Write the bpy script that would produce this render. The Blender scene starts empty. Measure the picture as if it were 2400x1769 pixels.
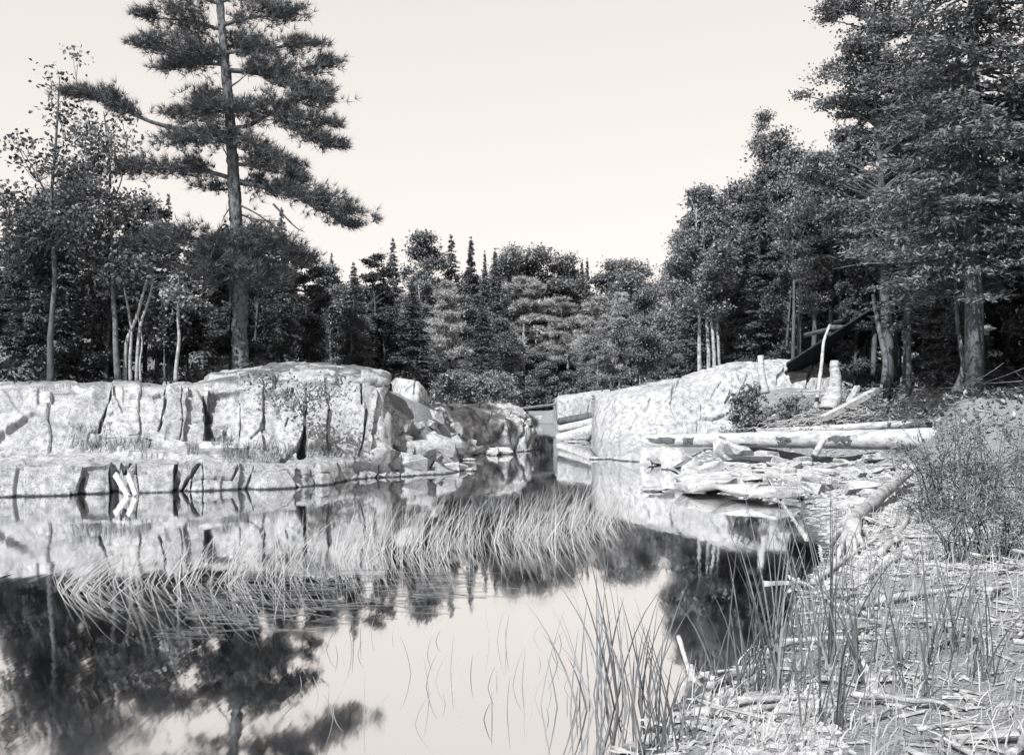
import bpy, bmesh, math, random
import numpy as np
from mathutils import Vector, Matrix

# ------------------------------------------------------------------ camera, sky, sun
SC = bpy.context.scene
COL = SC.collection
F, HOR, CH = 2300.0, 950.0, 1.6           # focal length and horizon in photograph pixels, eye height in metres
cam_d = bpy.data.cameras.new('camera'); cam = bpy.data.objects.new('camera', cam_d); COL.objects.link(cam)
cam_d.sensor_width = 36.0; cam_d.lens = 36.0 * F / 2400.0
cam_d.shift_y = (HOR - 884.5) / 2400.0
cam_d.clip_start = 0.1; cam_d.clip_end = 2000.0
cam.location = (0, 0, CH); cam.rotation_euler = (math.radians(90), 0, 0)
SC.camera = cam

SUN = Vector((-0.34, -0.60, 0.72)).normalized()      # towards the sun: behind the camera, to the left
sun_d = bpy.data.lights.new('sun', 'SUN'); sun = bpy.data.objects.new('sun', sun_d); COL.objects.link(sun)
sun_d.energy = 5.0; sun_d.angle = math.radians(0.53); sun_d.color = (1.0, 0.985, 0.965)
sun.rotation_euler = SUN.to_track_quat('Z', 'Y').to_euler()
sun.location = (-20, -20, 30)

world = bpy.data.worlds.new('World'); SC.world = world; world.use_nodes = True
nt = world.node_tree; nt.nodes.clear()
wo = nt.nodes.new('ShaderNodeOutputWorld'); bg = nt.nodes.new('ShaderNodeBackground')
sky = nt.nodes.new('ShaderNodeTexSky'); sky.sky_type = 'NISHITA'; sky.sun_disc = False
sky.sun_elevation = math.asin(SUN.z); sky.sun_rotation = math.atan2(SUN.x, SUN.y)
sky.air_density = 1.0; sky.dust_density = 0.6; sky.ozone_density = 1.0
bw = nt.nodes.new('ShaderNodeSeparateColor')         # an old plate sees only the sky's blue light; the print gives it the paper's warm tone
mul = nt.nodes.new('ShaderNodeMix'); mul.data_type = 'RGBA'; mul.blend_type = 'MULTIPLY'; mul.inputs[0].default_value = 1.0
mul.inputs[7].default_value = (1.0, 0.94, 0.9, 1)
nt.links.new(sky.outputs[0], bw.inputs[0]); pw = nt.nodes.new('ShaderNodeMath'); pw.operation = 'POWER'; pw.inputs[1].default_value = 0.3; nt.links.new(bw.outputs[2], pw.inputs[0])   # the plate's shoulder evens the bright sky out
sc_ = nt.nodes.new('ShaderNodeMath'); sc_.operation = 'MULTIPLY'; sc_.inputs[1].default_value = 2.6; nt.links.new(pw.outputs[0], sc_.inputs[0]); nt.links.new(sc_.outputs[0], mul.inputs[6])
nt.links.new(mul.outputs[2], bg.inputs[0]); nt.links.new(bg.outputs[0], wo.inputs[0])
bg.inputs[1].default_value = 0.112
SC.view_settings.view_transform = 'Standard'; SC.view_settings.look = 'None'
SC.view_settings.gamma = 1.0; SC.view_settings.use_curve_mapping = False
SC.view_settings.exposure = 1.0
SC.render.engine = 'CYCLES'
SC.cycles.max_bounces = 5; SC.cycles.diffuse_bounces = 2; SC.cycles.glossy_bounces = 3
SC.cycles.transmission_bounces = 2; SC.cycles.transparent_max_bounces = 4

# ------------------------------------------------------------------ helpers
def at(px, py, Y):                         # a point of the photograph at the distance where the thing stands
    return Vector(((px - 1200.0) / F * Y, Y, CH - (py - HOR) / F * Y))
def on_level(px, py, z=0.0):               # where the sight line meets the level z
    return at(px, py, (CH - z) * F / (py - HOR))
def T(g, w=0.0):                           # a grey of the print (cool in the darks, w warms it)
    k = min(1.0, max(.3, (.36 - g) / .28)); return (g * (1 - .075 * k + w), g * (1 - .015 * k + w * .4), g * (1 + .085 * k - w), 1)

def vnoise(P, seed=0):                     # value noise on an (n,3) array, -1..1
    P = np.asarray(P, float); i = np.floor(P).astype(np.int64); f = P - i; f = f * f * (3 - 2 * f)
    def h(a, b, c):
        n = (a * 374761393 + b * 668265263 + c * 2147483647 + seed * 1274126177) & 0xFFFFFFFF
        n = ((n ^ (n >> 13)) * 1274126177) & 0xFFFFFFFF
        n = ((n ^ (n >> 16)) * 2246822519) & 0xFFFFFFFF
        return ((n ^ (n >> 15)) & 0xFFFFFF) / 0x7FFFFF - 1.0
    x, y, z = i[:, 0], i[:, 1], i[:, 2]; r = 0
    for dx in (0, 1):
        for dy in (0, 1):
            for dz in (0, 1):
                w = (f[:, 0] if dx else 1 - f[:, 0]) * (f[:, 1] if dy else 1 - f[:, 1]) * (f[:, 2] if dz else 1 - f[:, 2])
                r = r + w * h(x + dx, y + dy, z + dz)
    return r
def ihash(c, s):                           # 0..1 from integer cells
    n = (c[:, 0] * 374761393 + c[:, 1] * 668265263 + c[:, 2] * 2147483647 + s * 1274126177) & 0xFFFFFFFF
    n = ((n ^ (n >> 13)) * 1274126177) & 0xFFFFFFFF; n = ((n ^ (n >> 16)) * 2246822519) & 0xFFFFFFFF
    return ((n ^ (n >> 15)) & 0xFFFFFF) / 0xFFFFFF
def fbm(P, sc, oct=4, seed=0, gain=.5):
    P = np.asarray(P, float) * sc; a, r = 1.0, 0
    for k in range(oct):
        r = r + a * vnoise(P + 17.3 * k, seed + k); P = P * 2.03; a *= gain
    return r

class MB:                                  # collects vertices and faces for ONE mesh
    def __init__(s): s.v = []; s.f = []; s.n = 0
    def add(s, V, Fc):
        V = np.asarray(V, float).reshape(-1, 3); Fc = np.asarray(Fc, int)
        s.v.append(V); s.f.append(Fc + s.n); s.n += len(V); return s
    def mesh(s, name, mat, smooth=False):
        me = bpy.data.meshes.new(name); V = np.concatenate(s.v)
        me.vertices.add(len(V)); me.vertices.foreach_set('co', V.astype(np.float32).ravel())
        li = np.concatenate([f.ravel() for f in s.f]).astype(np.int32)
        tot = np.concatenate([np.full(len(f), f.shape[1]) for f in s.f]).astype(np.int32)
        st = np.concatenate(([0], np.cumsum(tot)[:-1])).astype(np.int32)
        me.loops.add(len(li)); me.loops.foreach_set('vertex_index', li)
        me.polygons.add(len(tot)); me.polygons.foreach_set('loop_start', st); me.polygons.foreach_set('loop_total', tot)
        me.polygons.foreach_set('use_smooth', np.full(len(tot), smooth, dtype=bool))
        me.update(calc_edges=True); me.validate()
        if mat: me.materials.append(mat)
        return me
    def build(s, name, mat, parent=None, smooth=False):
        o = bpy.data.objects.new(name, s.mesh(name, mat, smooth)); COL.objects.link(o)
        if parent: o.parent = parent
        return o

def tag(o, label, cat, group=None, kind=None):
    if label: o['label'] = label
    if cat: o['category'] = cat
    if group: o['group'] = group
    if kind: o['kind'] = kind
    return o
def empty(name, loc=(0, 0, 0), rz=0.0):
    o = bpy.data.objects.new(name, None); COL.objects.link(o); o.location = loc; o.rotation_euler = (0, 0, rz)
    o.empty_display_size = .2; return o
def inst(name, me, parent=None, loc=(0, 0, 0), rot=(0, 0, 0), sc=1.0):
    o = bpy.data.objects.new(name, me); COL.objects.link(o)
    if parent: o.parent = parent
    o.location = loc; o.rotation_euler = rot; o.scale = (sc, sc, sc) if np.isscalar(sc) else sc
    return o

def tube(path, rad, n=6, cap=True, rough=0.0, seed=0):
    P = np.asarray(path, float); R = np.asarray(rad, float) * np.ones(len(P)); m = len(P)
    t = np.gradient(P, axis=0); t /= np.linalg.norm(t, axis=1)[:, None] + 1e-9
    ref = np.array([0, 0, 1.0]) if abs(t[:, 2]).mean() < .8 else np.array([1.0, 0.2, 0])
    a = np.cross(t, ref); a /= np.linalg.norm(a, axis=1)[:, None] + 1e-9; b = np.cross(t, a)
    th = np.arange(n) * 2 * math.pi / n
    ring = a[:, None, :] * np.cos(th)[None, :, None] + b[:, None, :] * np.sin(th)[None, :, None]
    V = P[:, None, :] + ring * R[:, None, None]
    if rough:
        q = V.reshape(-1, 3); k = 1 + rough * fbm(q / max(R.max(), 1e-3), .9, 3, seed)
        V = P[:, None, :] + ring * R[:, None, None] * k.reshape(m, n, 1)
    V = V.reshape(-1, 3); i = np.arange(m - 1)[:, None] * n; j = np.arange(n)[None, :]; j2 = (j + 1) % n
    Fq = np.stack([i + j, i + j2, i + n + j2, i + n + j], -1).reshape(-1, 4)
    mb = MB(); 
    if cap:
        V = np.vstack([V, P[0], P[-1]]); k = m * n
        jj = np.arange(n); t1 = np.stack([np.full(n, k), (jj + 1) % n, jj], 1)
        t2 = np.stack([np.full(n, k + 1), (m - 1) * n + jj, (m - 1) * n + (jj + 1) % n], 1)
        return V, Fq, np.vstack([t1, t2])
    return V, Fq, None
def put(mb, tb):
    V, Q, Tr = tb; k = mb.n; mb.v.append(np.asarray(V)); mb.f.append(np.asarray(Q) + k)
    if Tr is not None: mb.f.append(np.asarray(Tr) + k)
    mb.n += len(V); return mb
def spline(pts, n):
    P = np.asarray(pts, float); m = len(P)
    if m == 2: return P[0] + (P[1] - P[0]) * np.linspace(0, 1, n)[:, None]
    E = np.vstack([2 * P[0] - P[1], P, 2 * P[-1] - P[-2]]); u = np.linspace(0, m - 1 - 1e-6, n); k = u.astype(int); f = (u - k)[:, None]
    a, b, c, d = E[k], E[k + 1], E[k + 2], E[k + 3]
    return .5 * ((2 * b) + (c - a) * f + (2 * a - 5 * b + 4 * c - d) * f ** 2 + (3 * b - a - 3 * c + d) * f ** 3)
def unit(V): return V / (np.linalg.norm(V, axis=-1, keepdims=True) + 1e-9)

# ------------------------------------------------------------------ materials
def nodes(name):
    m = bpy.data.materials.new(name); m.use_nodes = True; t = m.node_tree; t.nodes.clear()
    o = t.nodes.new('ShaderNodeOutputMaterial'); b = t.nodes.new('ShaderNodeBsdfPrincipled')
    t.links.new(b.outputs[0], o.inputs[0]); b.inputs['Roughness'].default_value = .9
    b.inputs['Specular IOR Level'].default_value = .15
    return m, t, b, o
def N(t, kind, **kw):
    n = t.nodes.new('ShaderNode' + kind)
    for k, v in kw.items():
        if k in n.inputs: n.inputs[k].default_value = v
        else: setattr(n, k, v)
    return n
def ramp(t, src, stops):
    r = t.nodes.new('ShaderNodeValToRGB'); e = r.color_ramp.elements
    while len(e) < len(stops): e.new(.5)
    for x, (p, c) in zip(e, stops): x.position = p; x.color = c
    t.links.new(src, r.inputs[0]); return r.outputs[0]
def mixc(t, fac, a, b, mode='MIX'):
    n = t.nodes.new('ShaderNodeMix'); n.data_type = 'RGBA'; n.blend_type = mode
    for s, v in ((0, fac), (6, a), (7, b)):
        if hasattr(v, 'links') or hasattr(v, 'is_linked'): t.links.new(v, n.inputs[s])
        else: n.inputs[s].default_value = v
    return n.outputs[2]
def coords(t, scale=(1, 1, 1), rot=(0, 0, 0), kind='Object'):
    c = t.nodes.new('ShaderNodeTexCoord'); m = t.nodes.new('ShaderNodeMapping')
    m.inputs['Scale'].default_value = scale; m.inputs['Rotation'].default_value = rot
    t.links.new(c.outputs[kind], m.inputs[0]); return m.outputs[0]
def noise(t, vec, scale, detail=4, rough=.55, dist=0.0):
    n = N(t, 'TexNoise', Scale=scale, Detail=detail, Roughness=rough, Distortion=dist); t.links.new(vec, n.inputs['Vector']); return n.outputs[0]
def bump(t, b, h, strength=.5, dist=.02, base=None):
    n = N(t, 'Bump', Strength=strength, Distance=dist); t.links.new(h, n.inputs['Height'])
    if base is not None: t.links.new(base, n.inputs['Normal'])
    t.links.new(n.outputs[0], b.inputs['Normal']); return n.outputs[0]

def rock_mat(name, lo, mid, hi, lichen=.45, wet=False, seed=0.0, moss=0.0, stain=0.0, wash=.26):
    m, t, b, o = nodes(name); v = coords(t); mp = N(t, 'VectorMath', operation='ADD'); t.links.new(v, mp.inputs[0]); mp.inputs[1].default_value = (seed, seed * 2, seed * 3); v = mp.outputs[0]
    vs = t.nodes.new('ShaderNodeMapping'); vs.inputs['Scale'].default_value = (1.6, 1.6, .35); t.links.new(v, vs.inputs[0])
    n1 = noise(t, v, .9, 6, .62, .4); n2 = noise(t, v, 6.5, 6, .68); n3 = noise(t, v, 38, 3, .7); n4 = noise(t, vs.outputs[0], 1.5, 5, .6, .5)
    c = ramp(t, n1, [(.3, T(mid * .9)), (.55, T(hi)), (.8, T(mid))])
    c = mixc(t, ramp(t, n2, [(.44, (0, 0, 0, 1)), (.66, (1, 1, 1, 1))]), c, T(mid * .6))
    c = mixc(t, ramp(t, n3, [(.53, (0, 0, 0, 1)), (.66, (lichen, lichen, lichen, 1))]), c, T(lo))
    c = mixc(t, ramp(t, n4, [(.56, (0, 0, 0, 1)), (.74, (.62, .62, .62, 1))]), c, T(lo * 1.3))
    vo = N(t, 'TexVoronoi', Scale=.75, feature='DISTANCE_TO_EDGE'); wv = N(t, 'VectorMath', operation='MULTIPLY_ADD'); nz = N(t, 'TexNoise', Scale=1.1, Detail=4); t.links.new(v, nz.inputs['Vector'])
    t.links.new(nz.outputs['Color'], wv.inputs[0]); wv.inputs[1].default_value = (.9, .9, .9); t.links.new(v, wv.inputs[2]); t.links.new(wv.outputs[0], vo.inputs['Vector'])
    seam = mixc(t, 1.0, ramp(t, vo.outputs[0], [(.006, (1, 1, 1, 1)), (.02, (0, 0, 0, 1))]), ramp(t, n1, [(.54, (0, 0, 0, 1)), (.66, (.75, .75, .75, 1))]), 'MULTIPLY')
    c = mixc(t, seam, c, T(lo * .5))       # hairline joints holding dirt
    if moss:
        g = N(t, 'NewGeometry'); s = N(t, 'SeparateXYZ'); t.links.new(g.outputs['Normal'], s.inputs[0]); sp = N(t, 'SeparateXYZ'); t.links.new(g.outputs['Position'], sp.inputs[0])
        k = mixc(t, 1.0, ramp(t, s.outputs[2], [(.45, (0, 0, 0, 1)), (.75, (1, 1, 1, 1))]), ramp(t, n1, [(.44, (0, 0, 0, 1)), (.52, (.85, .85, .85, 1))]), 'MULTIPLY')
        mr = N(t, 'MapRange'); t.links.new(sp.outputs[2], mr.inputs[0]); mr.inputs[1].default_value = moss; mr.inputs[2].default_value = moss + .25
        c = mixc(t, mixc(t, 1.0, k, mr.outputs[0], 'MULTIPLY'), c, T(.05))
    if stain:
        k = ramp(t, noise(t, v, .55, 5, .6, .8), [(.53, (0, 0, 0, 1)), (.6, (stain, stain, stain, 1))]); c = mixc(t, k, c, T(.055))
    if wet:                                # dark band the river leaves at the waterline
        g = N(t, 'NewGeometry'); s = N(t, 'SeparateXYZ'); t.links.new(g.outputs['Position'], s.inputs[0])
        ad = N(t, 'Math', operation='ADD'); t.links.new(s.outputs[2], ad.inputs[0])
        ml = N(t, 'Math', operation='MULTIPLY_ADD'); t.links.new(n2, ml.inputs[0]); ml.inputs[1].default_value = -.10; ml.inputs[2].default_value = .05; t.links.new(ml.outputs[0], ad.inputs[1])
        c = mixc(t, ramp(t, ad.outputs[0], [(.5, (wash, wash, wash, 1)), (.68, (0, 0, 0, 1))]), c, T(lo * 1.6))   # river-washed lower zone
        c = mixc(t, ramp(t, ad.outputs[0], [(.012, (1, 1, 1, 1)), (.05, (0, 0, 0, 1))]), c, T(lo * .6))
    t.links.new(c, b.inputs['Base Color'])
    hh = N(t, 'Math', operation='ADD'); t.links.new(n2, hh.inputs[0]); t.links.new(n3, hh.inputs[1])
    bump(t, b, hh.outputs[0], .75, .03); return m
def leaf_mat(name, lo, hi, trans=.3, sheen=.25):
    m, t, b, o = nodes(name); g = N(t, 'NewGeometry'); oi = N(t, 'ObjectInfo')
    c = ramp(t, g.outputs['Random Per Island'], [(0.0, T(lo)), (.6, T((lo + hi) / 2)), (1.0, T(hi))])
    v = ramp(t, oi.outputs['Random'], [(0, (.75, .75, .75, 1)), (1, (1.2, 1.2, 1.2, 1))])
    c = mixc(t, 1.0, c, v, 'MULTIPLY')
    t.links.new(c, b.inputs['Base Color']); b.inputs['Roughness'].default_value = .55; b.inputs['Specular IOR Level'].default_value = sheen
    tr = N(t, 'BsdfTranslucent'); t.links.new(c, tr.inputs[0]); mx = N(t, 'MixShader'); mx.inputs[0].default_value = trans
    t.links.new(b.outputs[0], mx.inputs[1]); t.links.new(tr.outputs[0], mx.inputs[2]); t.links.new(mx.outputs[0], o.inputs[0]); return m
def wood_mat(name, lo, hi, sc=(5, 5, 5), stain=.5, bmp=.5):
    m, t, b, o = nodes(name); v = coords(t, sc); n1 = noise(t, v, 1.0, 5, .65, .3); n2 = noise(t, v, 4.0, 4, .7)
    c = ramp(t, n1, [(.32, T(lo)), (.5, T((lo + hi) * .55)), (.68, T(hi))])
    c = mixc(t, ramp(t, n2, [(.5, (0, 0, 0, 1)), (.72, (stain, stain, stain, 1))]), c, T(lo * .5))
    t.links.new(c, b.inputs['Base Color']); bump(t, b, n2, bmp, .02); return m

M = {}
M['granite'] = rock_mat('granite', .045, .26, .37, .8, True, 0.0, 1.95)
M['granite_pale'] = rock_mat('granite_pale', .055, .27, .38, .8, True, 5.0)
M['granite_dark'] = rock_mat('granite_dark', .10, .30, .44, .6, False, 9.0)
M['granite_stained'] = rock_mat('granite_stained', .05, .29, .41, .7, True, 7.0, 0.0, .85)
M['slab'] = rock_mat('slab_stone', .07, .31, .43, .6, True, 3.0, wash=0.0)
M['pine'] = leaf_mat('pine_needles', .035, .12, .12)
M['fir'] = leaf_mat('fir_needles', .03, .16, .12)
M['spruce'] = leaf_mat('spruce_needles', .03, .12, .12)
M['leaf'] = leaf_mat('broad_leaves', .04, .24, .2, .4)
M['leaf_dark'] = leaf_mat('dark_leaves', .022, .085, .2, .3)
M['leaf_pale'] = leaf_mat('pale_leaves', .08, .30, .25, .4)
M['pine_pale'] = leaf_mat('pale_pine_needles', .18, .5, .2)
M['reed'] = leaf_mat('reed_blades', .22, .44, .3, .3)
M['reed_green'] = leaf_mat('green_reed_blades', .07, .24, .35, .3)
M['bark'] = wood_mat('dark_bark', .035, .11, (9, 9, 2.2), .6, .9)
M['bark_pine'] = wood_mat('pine_bark', .02, .17, (12, 12, 5.0), .85, 1.0)
M['bark_pale'] = wood_mat('pale_bark', .10, .36, (7, 7, 9), .6, .5)
M['bark_grey'] = wood_mat('grey_bark', .03, .16, (9, 9, 5), .7, .8)
M['drift'] = wood_mat('driftwood', .12, .38, (5, 9, 9), .5, .6)
M['log'] = wood_mat('peeled_log', .16, .40, (2.2, 10, 10), .6, .6)
M['plank'] = wood_mat('weathered_plank', .12, .36, (3, 12, 12), .5, .4)
M['dark_plank'] = wood_mat('shaded_plank', .008, .03, (3, 9, 9), .3, .4)  # near black: shade on the boards' underside is put into the colour
M['feather'] = leaf_mat('feathery_leaves', .06, .25, .25, .3)
# ------------------------------------------------------------------ terrain
RIVER = np.array([(-60, 1), (-3, 2.0), (-.6, 3.2), (.4, 4.3), (.93, 5.41), (1.44, 6.12), (1.89, 6.92), (2.35, 8.2), (3.4, 10.6), (3.74, 12.6),
    (4.34, 14.84), (4.9, 16.65), (4.59, 17.5), (3.62, 18.5), (3.7, 21.0), (4.0, 23.2), (4.2, 26), (3.9, 28), (2.9, 30.5), (3.4, 40), (3.4, 46), (2.6, 50), (2.5, 56), (4, 64),
    (5, 85), (1.5, 88.3), (-3, 86), (-2, 70), (1.0, 58), (.8, 50), (.5, 36), (.2, 34.6), (-.4, 34.2), (-1.3, 31.5), (-1.6, 26), (-1.9, 23.6),
    (-3.2, 22.6), (-6, 20.0), (-8.9, 18.4), (-14, 17.8), (-60, 17.5)], float)
def shore_dist(P):                         # metres from the shoreline, positive on land
    P = np.asarray(P, float).reshape(-1, 2); A = RIVER; B = np.roll(RIVER, -1, 0); best = np.full(len(P), 1e9); ins = np.zeros(len(P), bool)
    for a, b in zip(A, B):
        ab = b - a; t = np.clip(((P - a) @ ab) / (ab @ ab), 0, 1); d = np.hypot(*(P - a - t[:, None] * ab).T); best = np.minimum(best, d)
        c = ((a[1] > P[:, 1]) != (b[1] > P[:, 1])); x = a[0] + (P[:, 1] - a[1]) / (b[1] - a[1] + 1e-12) * (b[0] - a[0]); ins ^= c & (P[:, 0] < x)
    return np.where(ins, -best, best)
CTRL = np.array([(0, 0, .25), (-3, 0, .3), (-30, -2, .5), (2.5, 3, .2), (2.2, 5.6, .1), (2.9, 7, .12), (4, 5, .25), (3.6, 9, .15), (5, 8, .3), (4.6, 11, .25), (5.5, 13, .2), (6.0, 16, .14), (7.5, 12, .35), (5.4, 17.6, .08), (7.2, 15, .25), (4.8, 19.5, .14),
    (6.3, 19, .2), (7.3, 20.5, .2), (8.6, 18, .5), (5.2, 22.5, .15), (7.4, 23.2, .18), (9.0, 22.6, .5), (10.4, 22, 1.8), (12, 18, 1.9), (9.4, 26.5, 1.15), (12, 27, 2.1), (6.6, 26.3, .8), (7.6, 27.3, 1.25), (5.4, 26.5, .3),
    (6.0, 28.3, .7), (9, 28, 1.4), (8.6, 30.5, 2.1), (8, 33, 2.55), (12, 33, 2.7), (15, 25, 2.5), (10, 12, .7), (16, 12, 2.2), (4.3, 31, .9), (5, 35, 2.0), (4.4, 44, 1.4), (4, 54, 1.2), (8, 50, 2.4), (12, 45, 4.0), (20, 30, 4.4), (25, 50, 7.0), (30, 15, 3.4), (30, -5, 3),
    (-7.5, 20.5, 0), (-4.2, 22.2, 0), (-2.6, 24, .1), (-9, 25, 1.95), (-10.5, 25, 2.15), (-16, 24, 2.1), (-30, 24, 3.0), (-6.8, 27, 2.45), (-5, 27.5, 2.3), (-3.9, 28.5, 2.0), (-3, 30, 1.2), (-2.6, 33, 1.0), (-1.5, 38, 1.2), (-.4, 46, 1.2), (-8, 32, 3.0),
    (-15, 36, 4.2), (-24, 36, 5), (-6, 46, 3.0), (-15, 60, 7), (-4, 60, 1.4), (-2, 80, 1.2), (0, 92, 1.1), (-10, 96, 1.8), (10, 96, 1.8), (0, 112, 3), (-25, 120, 5), (25, 120, 5), (0, 160, 7), (-70, 150, 9), (70, 150, 9), (-70, 60, 5), (70, 60, 5), (0, 420, 16), (-300, 300, 16), (300, 300, 16)], float)
def land(P):
    P = np.asarray(P, float).reshape(-1, 2); w = 0; s = 0
    for x, y, z in CTRL:
        k = 1.0 / (((P[:, 0] - x) ** 2 + (P[:, 1] - y) ** 2) ** 1.7 + .02); w = w + k; s = s + k * z
    z = s / w; d = shore_dist(P); P3 = np.c_[P, np.zeros(len(P))]
    bumps = .06 * fbm(P3, .9, 4, 3) * np.clip(np.abs(d), 0, 1) * np.clip(.6 + z * .4, 0, 1.6)
    r = np.clip((d + .15) / 1.1, 0, 1); up = z * r * r * (3 - 2 * r) + bumps
    down = np.maximum(d * .32, -.95)
    return np.where(d > 0, np.maximum(up * np.clip(d * 3, 0, 1), np.minimum(d * .12, .05)), down)
def gz(x, y): return float(land([(x, y)])[0])

def ground():
    ys = np.concatenate([np.arange(-12, 2, 1.0), np.arange(2, 12, .11), np.arange(12, 34, .16), np.arange(34, 60, .6), np.arange(60, 130, 2.5), np.linspace(130, 900, 22)])
    xs = np.concatenate([np.linspace(-700, -40, 18), np.arange(-38, -12, 1.0), np.arange(-12, -1, .35), np.arange(-1, 12.5, .13), np.arange(12.5, 40, 1.0), np.linspace(42, 700, 18)])
    X, Y = np.meshgrid(xs, ys); P = np.c_[X.ravel(), Y.ravel()]; Z = land(P)
    n = len(xs); i = np.arange(len(ys) - 1)[:, None] * n; j = np.arange(n - 1)[None, :]
    Q = np.stack([i + j, i + j + 1, i + n + j + 1, i + n + j], -1).reshape(-1, 4)
    m, t, b, o = nodes('ground'); v = coords(t)
    n1 = noise(t, v, .35, 5, .6); n2 = noise(t, v, 7, 6, .7); n3 = noise(t, v, 40, 3, .7)
    litter = mixc(t, n2, T(.02), T(.075)); gravel = ramp(t, n3, [(.3, T(.07)), (.5, T(.17)), (.7, T(.32))])
    gravel = mixc(t, ramp(t, n2, [(.5, (0, 0, 0, 1)), (.7, (.6, .6, .6, 1))]), gravel, T(.07))
    s = N(t, 'SeparateXYZ'); t.links.new(v, s.inputs[0])
    a = N(t, 'Math', operation='MULTIPLY_ADD'); t.links.new(n1, a.inputs[0]); a.inputs[1].default_value = .8; t.links.new(s.outputs[2], a.inputs[2])
    k = ramp(t, a.outputs[0], [(1.05, (0, 0, 0, 1)), (1.5, (1, 1, 1, 1))])
    c = mixc(t, k, gravel, litter); c = mixc(t, ramp(t, s.outputs[2], [(.0, (1, 1, 1, 1)), (.05, (0, 0, 0, 1))]), c, T(.06))
    t.links.new(c, b.inputs['Base Color']); hh = N(t, 'Math', operation='ADD'); t.links.new(n2, hh.inputs[0]); t.links.new(n3, hh.inputs[1]); bump(t, b, hh.outputs[0], .8, .04)
    g = MB().add(np.c_[P, Z], Q).build('ground', m, smooth=True); g['kind'] = 'structure'
ground()

def water():
    m, t, b, o = nodes('water')
    v = coords(t, (1, .16, 1)); v2 = coords(t, (1, 1, 1))
    n1 = noise(t, v, 5.0, 3, .5); n2 = noise(t, v2, .8, 3, .5); n3 = noise(t, v2, 30, 2, .5)
    bn = N(t, 'Bump', Strength=.006, Distance=.25); t.links.new(n1, bn.inputs['Height'])
    dif = N(t, 'BsdfDiffuse'); dif.inputs[0].default_value = T(.012)
    gl = N(t, 'BsdfGlossy'); gl.inputs[0].default_value = (.97, .97, .97, 1)
    t.links.new(ramp(t, n2, [(.35, (.022, .022, .022, 1)), (.7, (.06, .06, .06, 1))]), gl.inputs['Roughness'])
    t.links.new(bn.outputs[0], gl.inputs['Normal'])
    lw = N(t, 'Fresnel', IOR=2.6); mr = N(t, 'MapRange'); t.links.new(lw.outputs[0], mr.inputs[0])
    mr.inputs[1].default_value = .2; mr.inputs[2].default_value = .75; mr.inputs[3].default_value = .88; mr.inputs[4].default_value = .92
    mx = N(t, 'MixShader'); t.links.new(mr.outputs[0], mx.inputs[0]); t.links.new(dif.outputs[0], mx.inputs[1]); t.links.new(gl.outputs[0], mx.inputs[2])
    t.links.new(mx.outputs[0], o.inputs[0])
    w = MB().add([(-62, .5, 0), (12, .5, 0), (12, 95, 0), (-62, 95, 0)], [(0, 1, 2, 3)]).build('water', m); w['kind'] = 'structure'
water()

# ------------------------------------------------------------------ rock outcrops
def poly_dist(px, py, line):               # line: (px, py, width); distance in widths
    best = np.full(px.shape, 99.0)
    for (x0, y0, w0), (x1, y1, w1) in zip(line[:-1], line[1:]):
        dx, dy = x1 - x0, y1 - y0; t = np.clip(((px - x0) * dx + (py - y0) * dy) / (dx * dx + dy * dy + 1e-9), 0, 1)
        best = np.minimum(best, np.hypot(px - x0 - t * dx, py - y0 - t * dy) / ((w0 + (w1 - w0) * t) * .62 + .35))
    return best
def cells(q, cell, seed, stretch=1.5):     # planar faces of a jittered block lattice, taller than wide, and the distance to their joints
    w = q / np.array([1, 1, stretch]); cid = np.floor(w / cell).astype(int); bd = np.full(len(q), 9e9); bd2 = bd.copy(); off = np.zeros(len(q))
    for dx in (-1, 0, 1):
        for dy in (-1, 0, 1):
            for dz in (-1, 0, 1):
                c = cid + (dx, dy, dz); hsh = lambda s: ihash(c, s)
                ctr = (c + np.c_[hsh(seed + 21), hsh(seed + 22), hsh(seed + 23)]) * cell; dd = ((w - ctr) ** 2).sum(1)
                tilt = unit(np.c_[hsh(seed + 31), hsh(seed + 32), hsh(seed + 33)] - .5); val = (hsh(seed + 41) - .5) * 1.6 + ((w - ctr) * tilt).sum(1) / cell * .9
                m = dd < bd; bd2 = np.where(m, bd, np.minimum(bd2, dd)); off = np.where(m, val, off); bd = np.where(m, dd, bd)
    return off, np.sqrt(bd2) - np.sqrt(bd)
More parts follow.
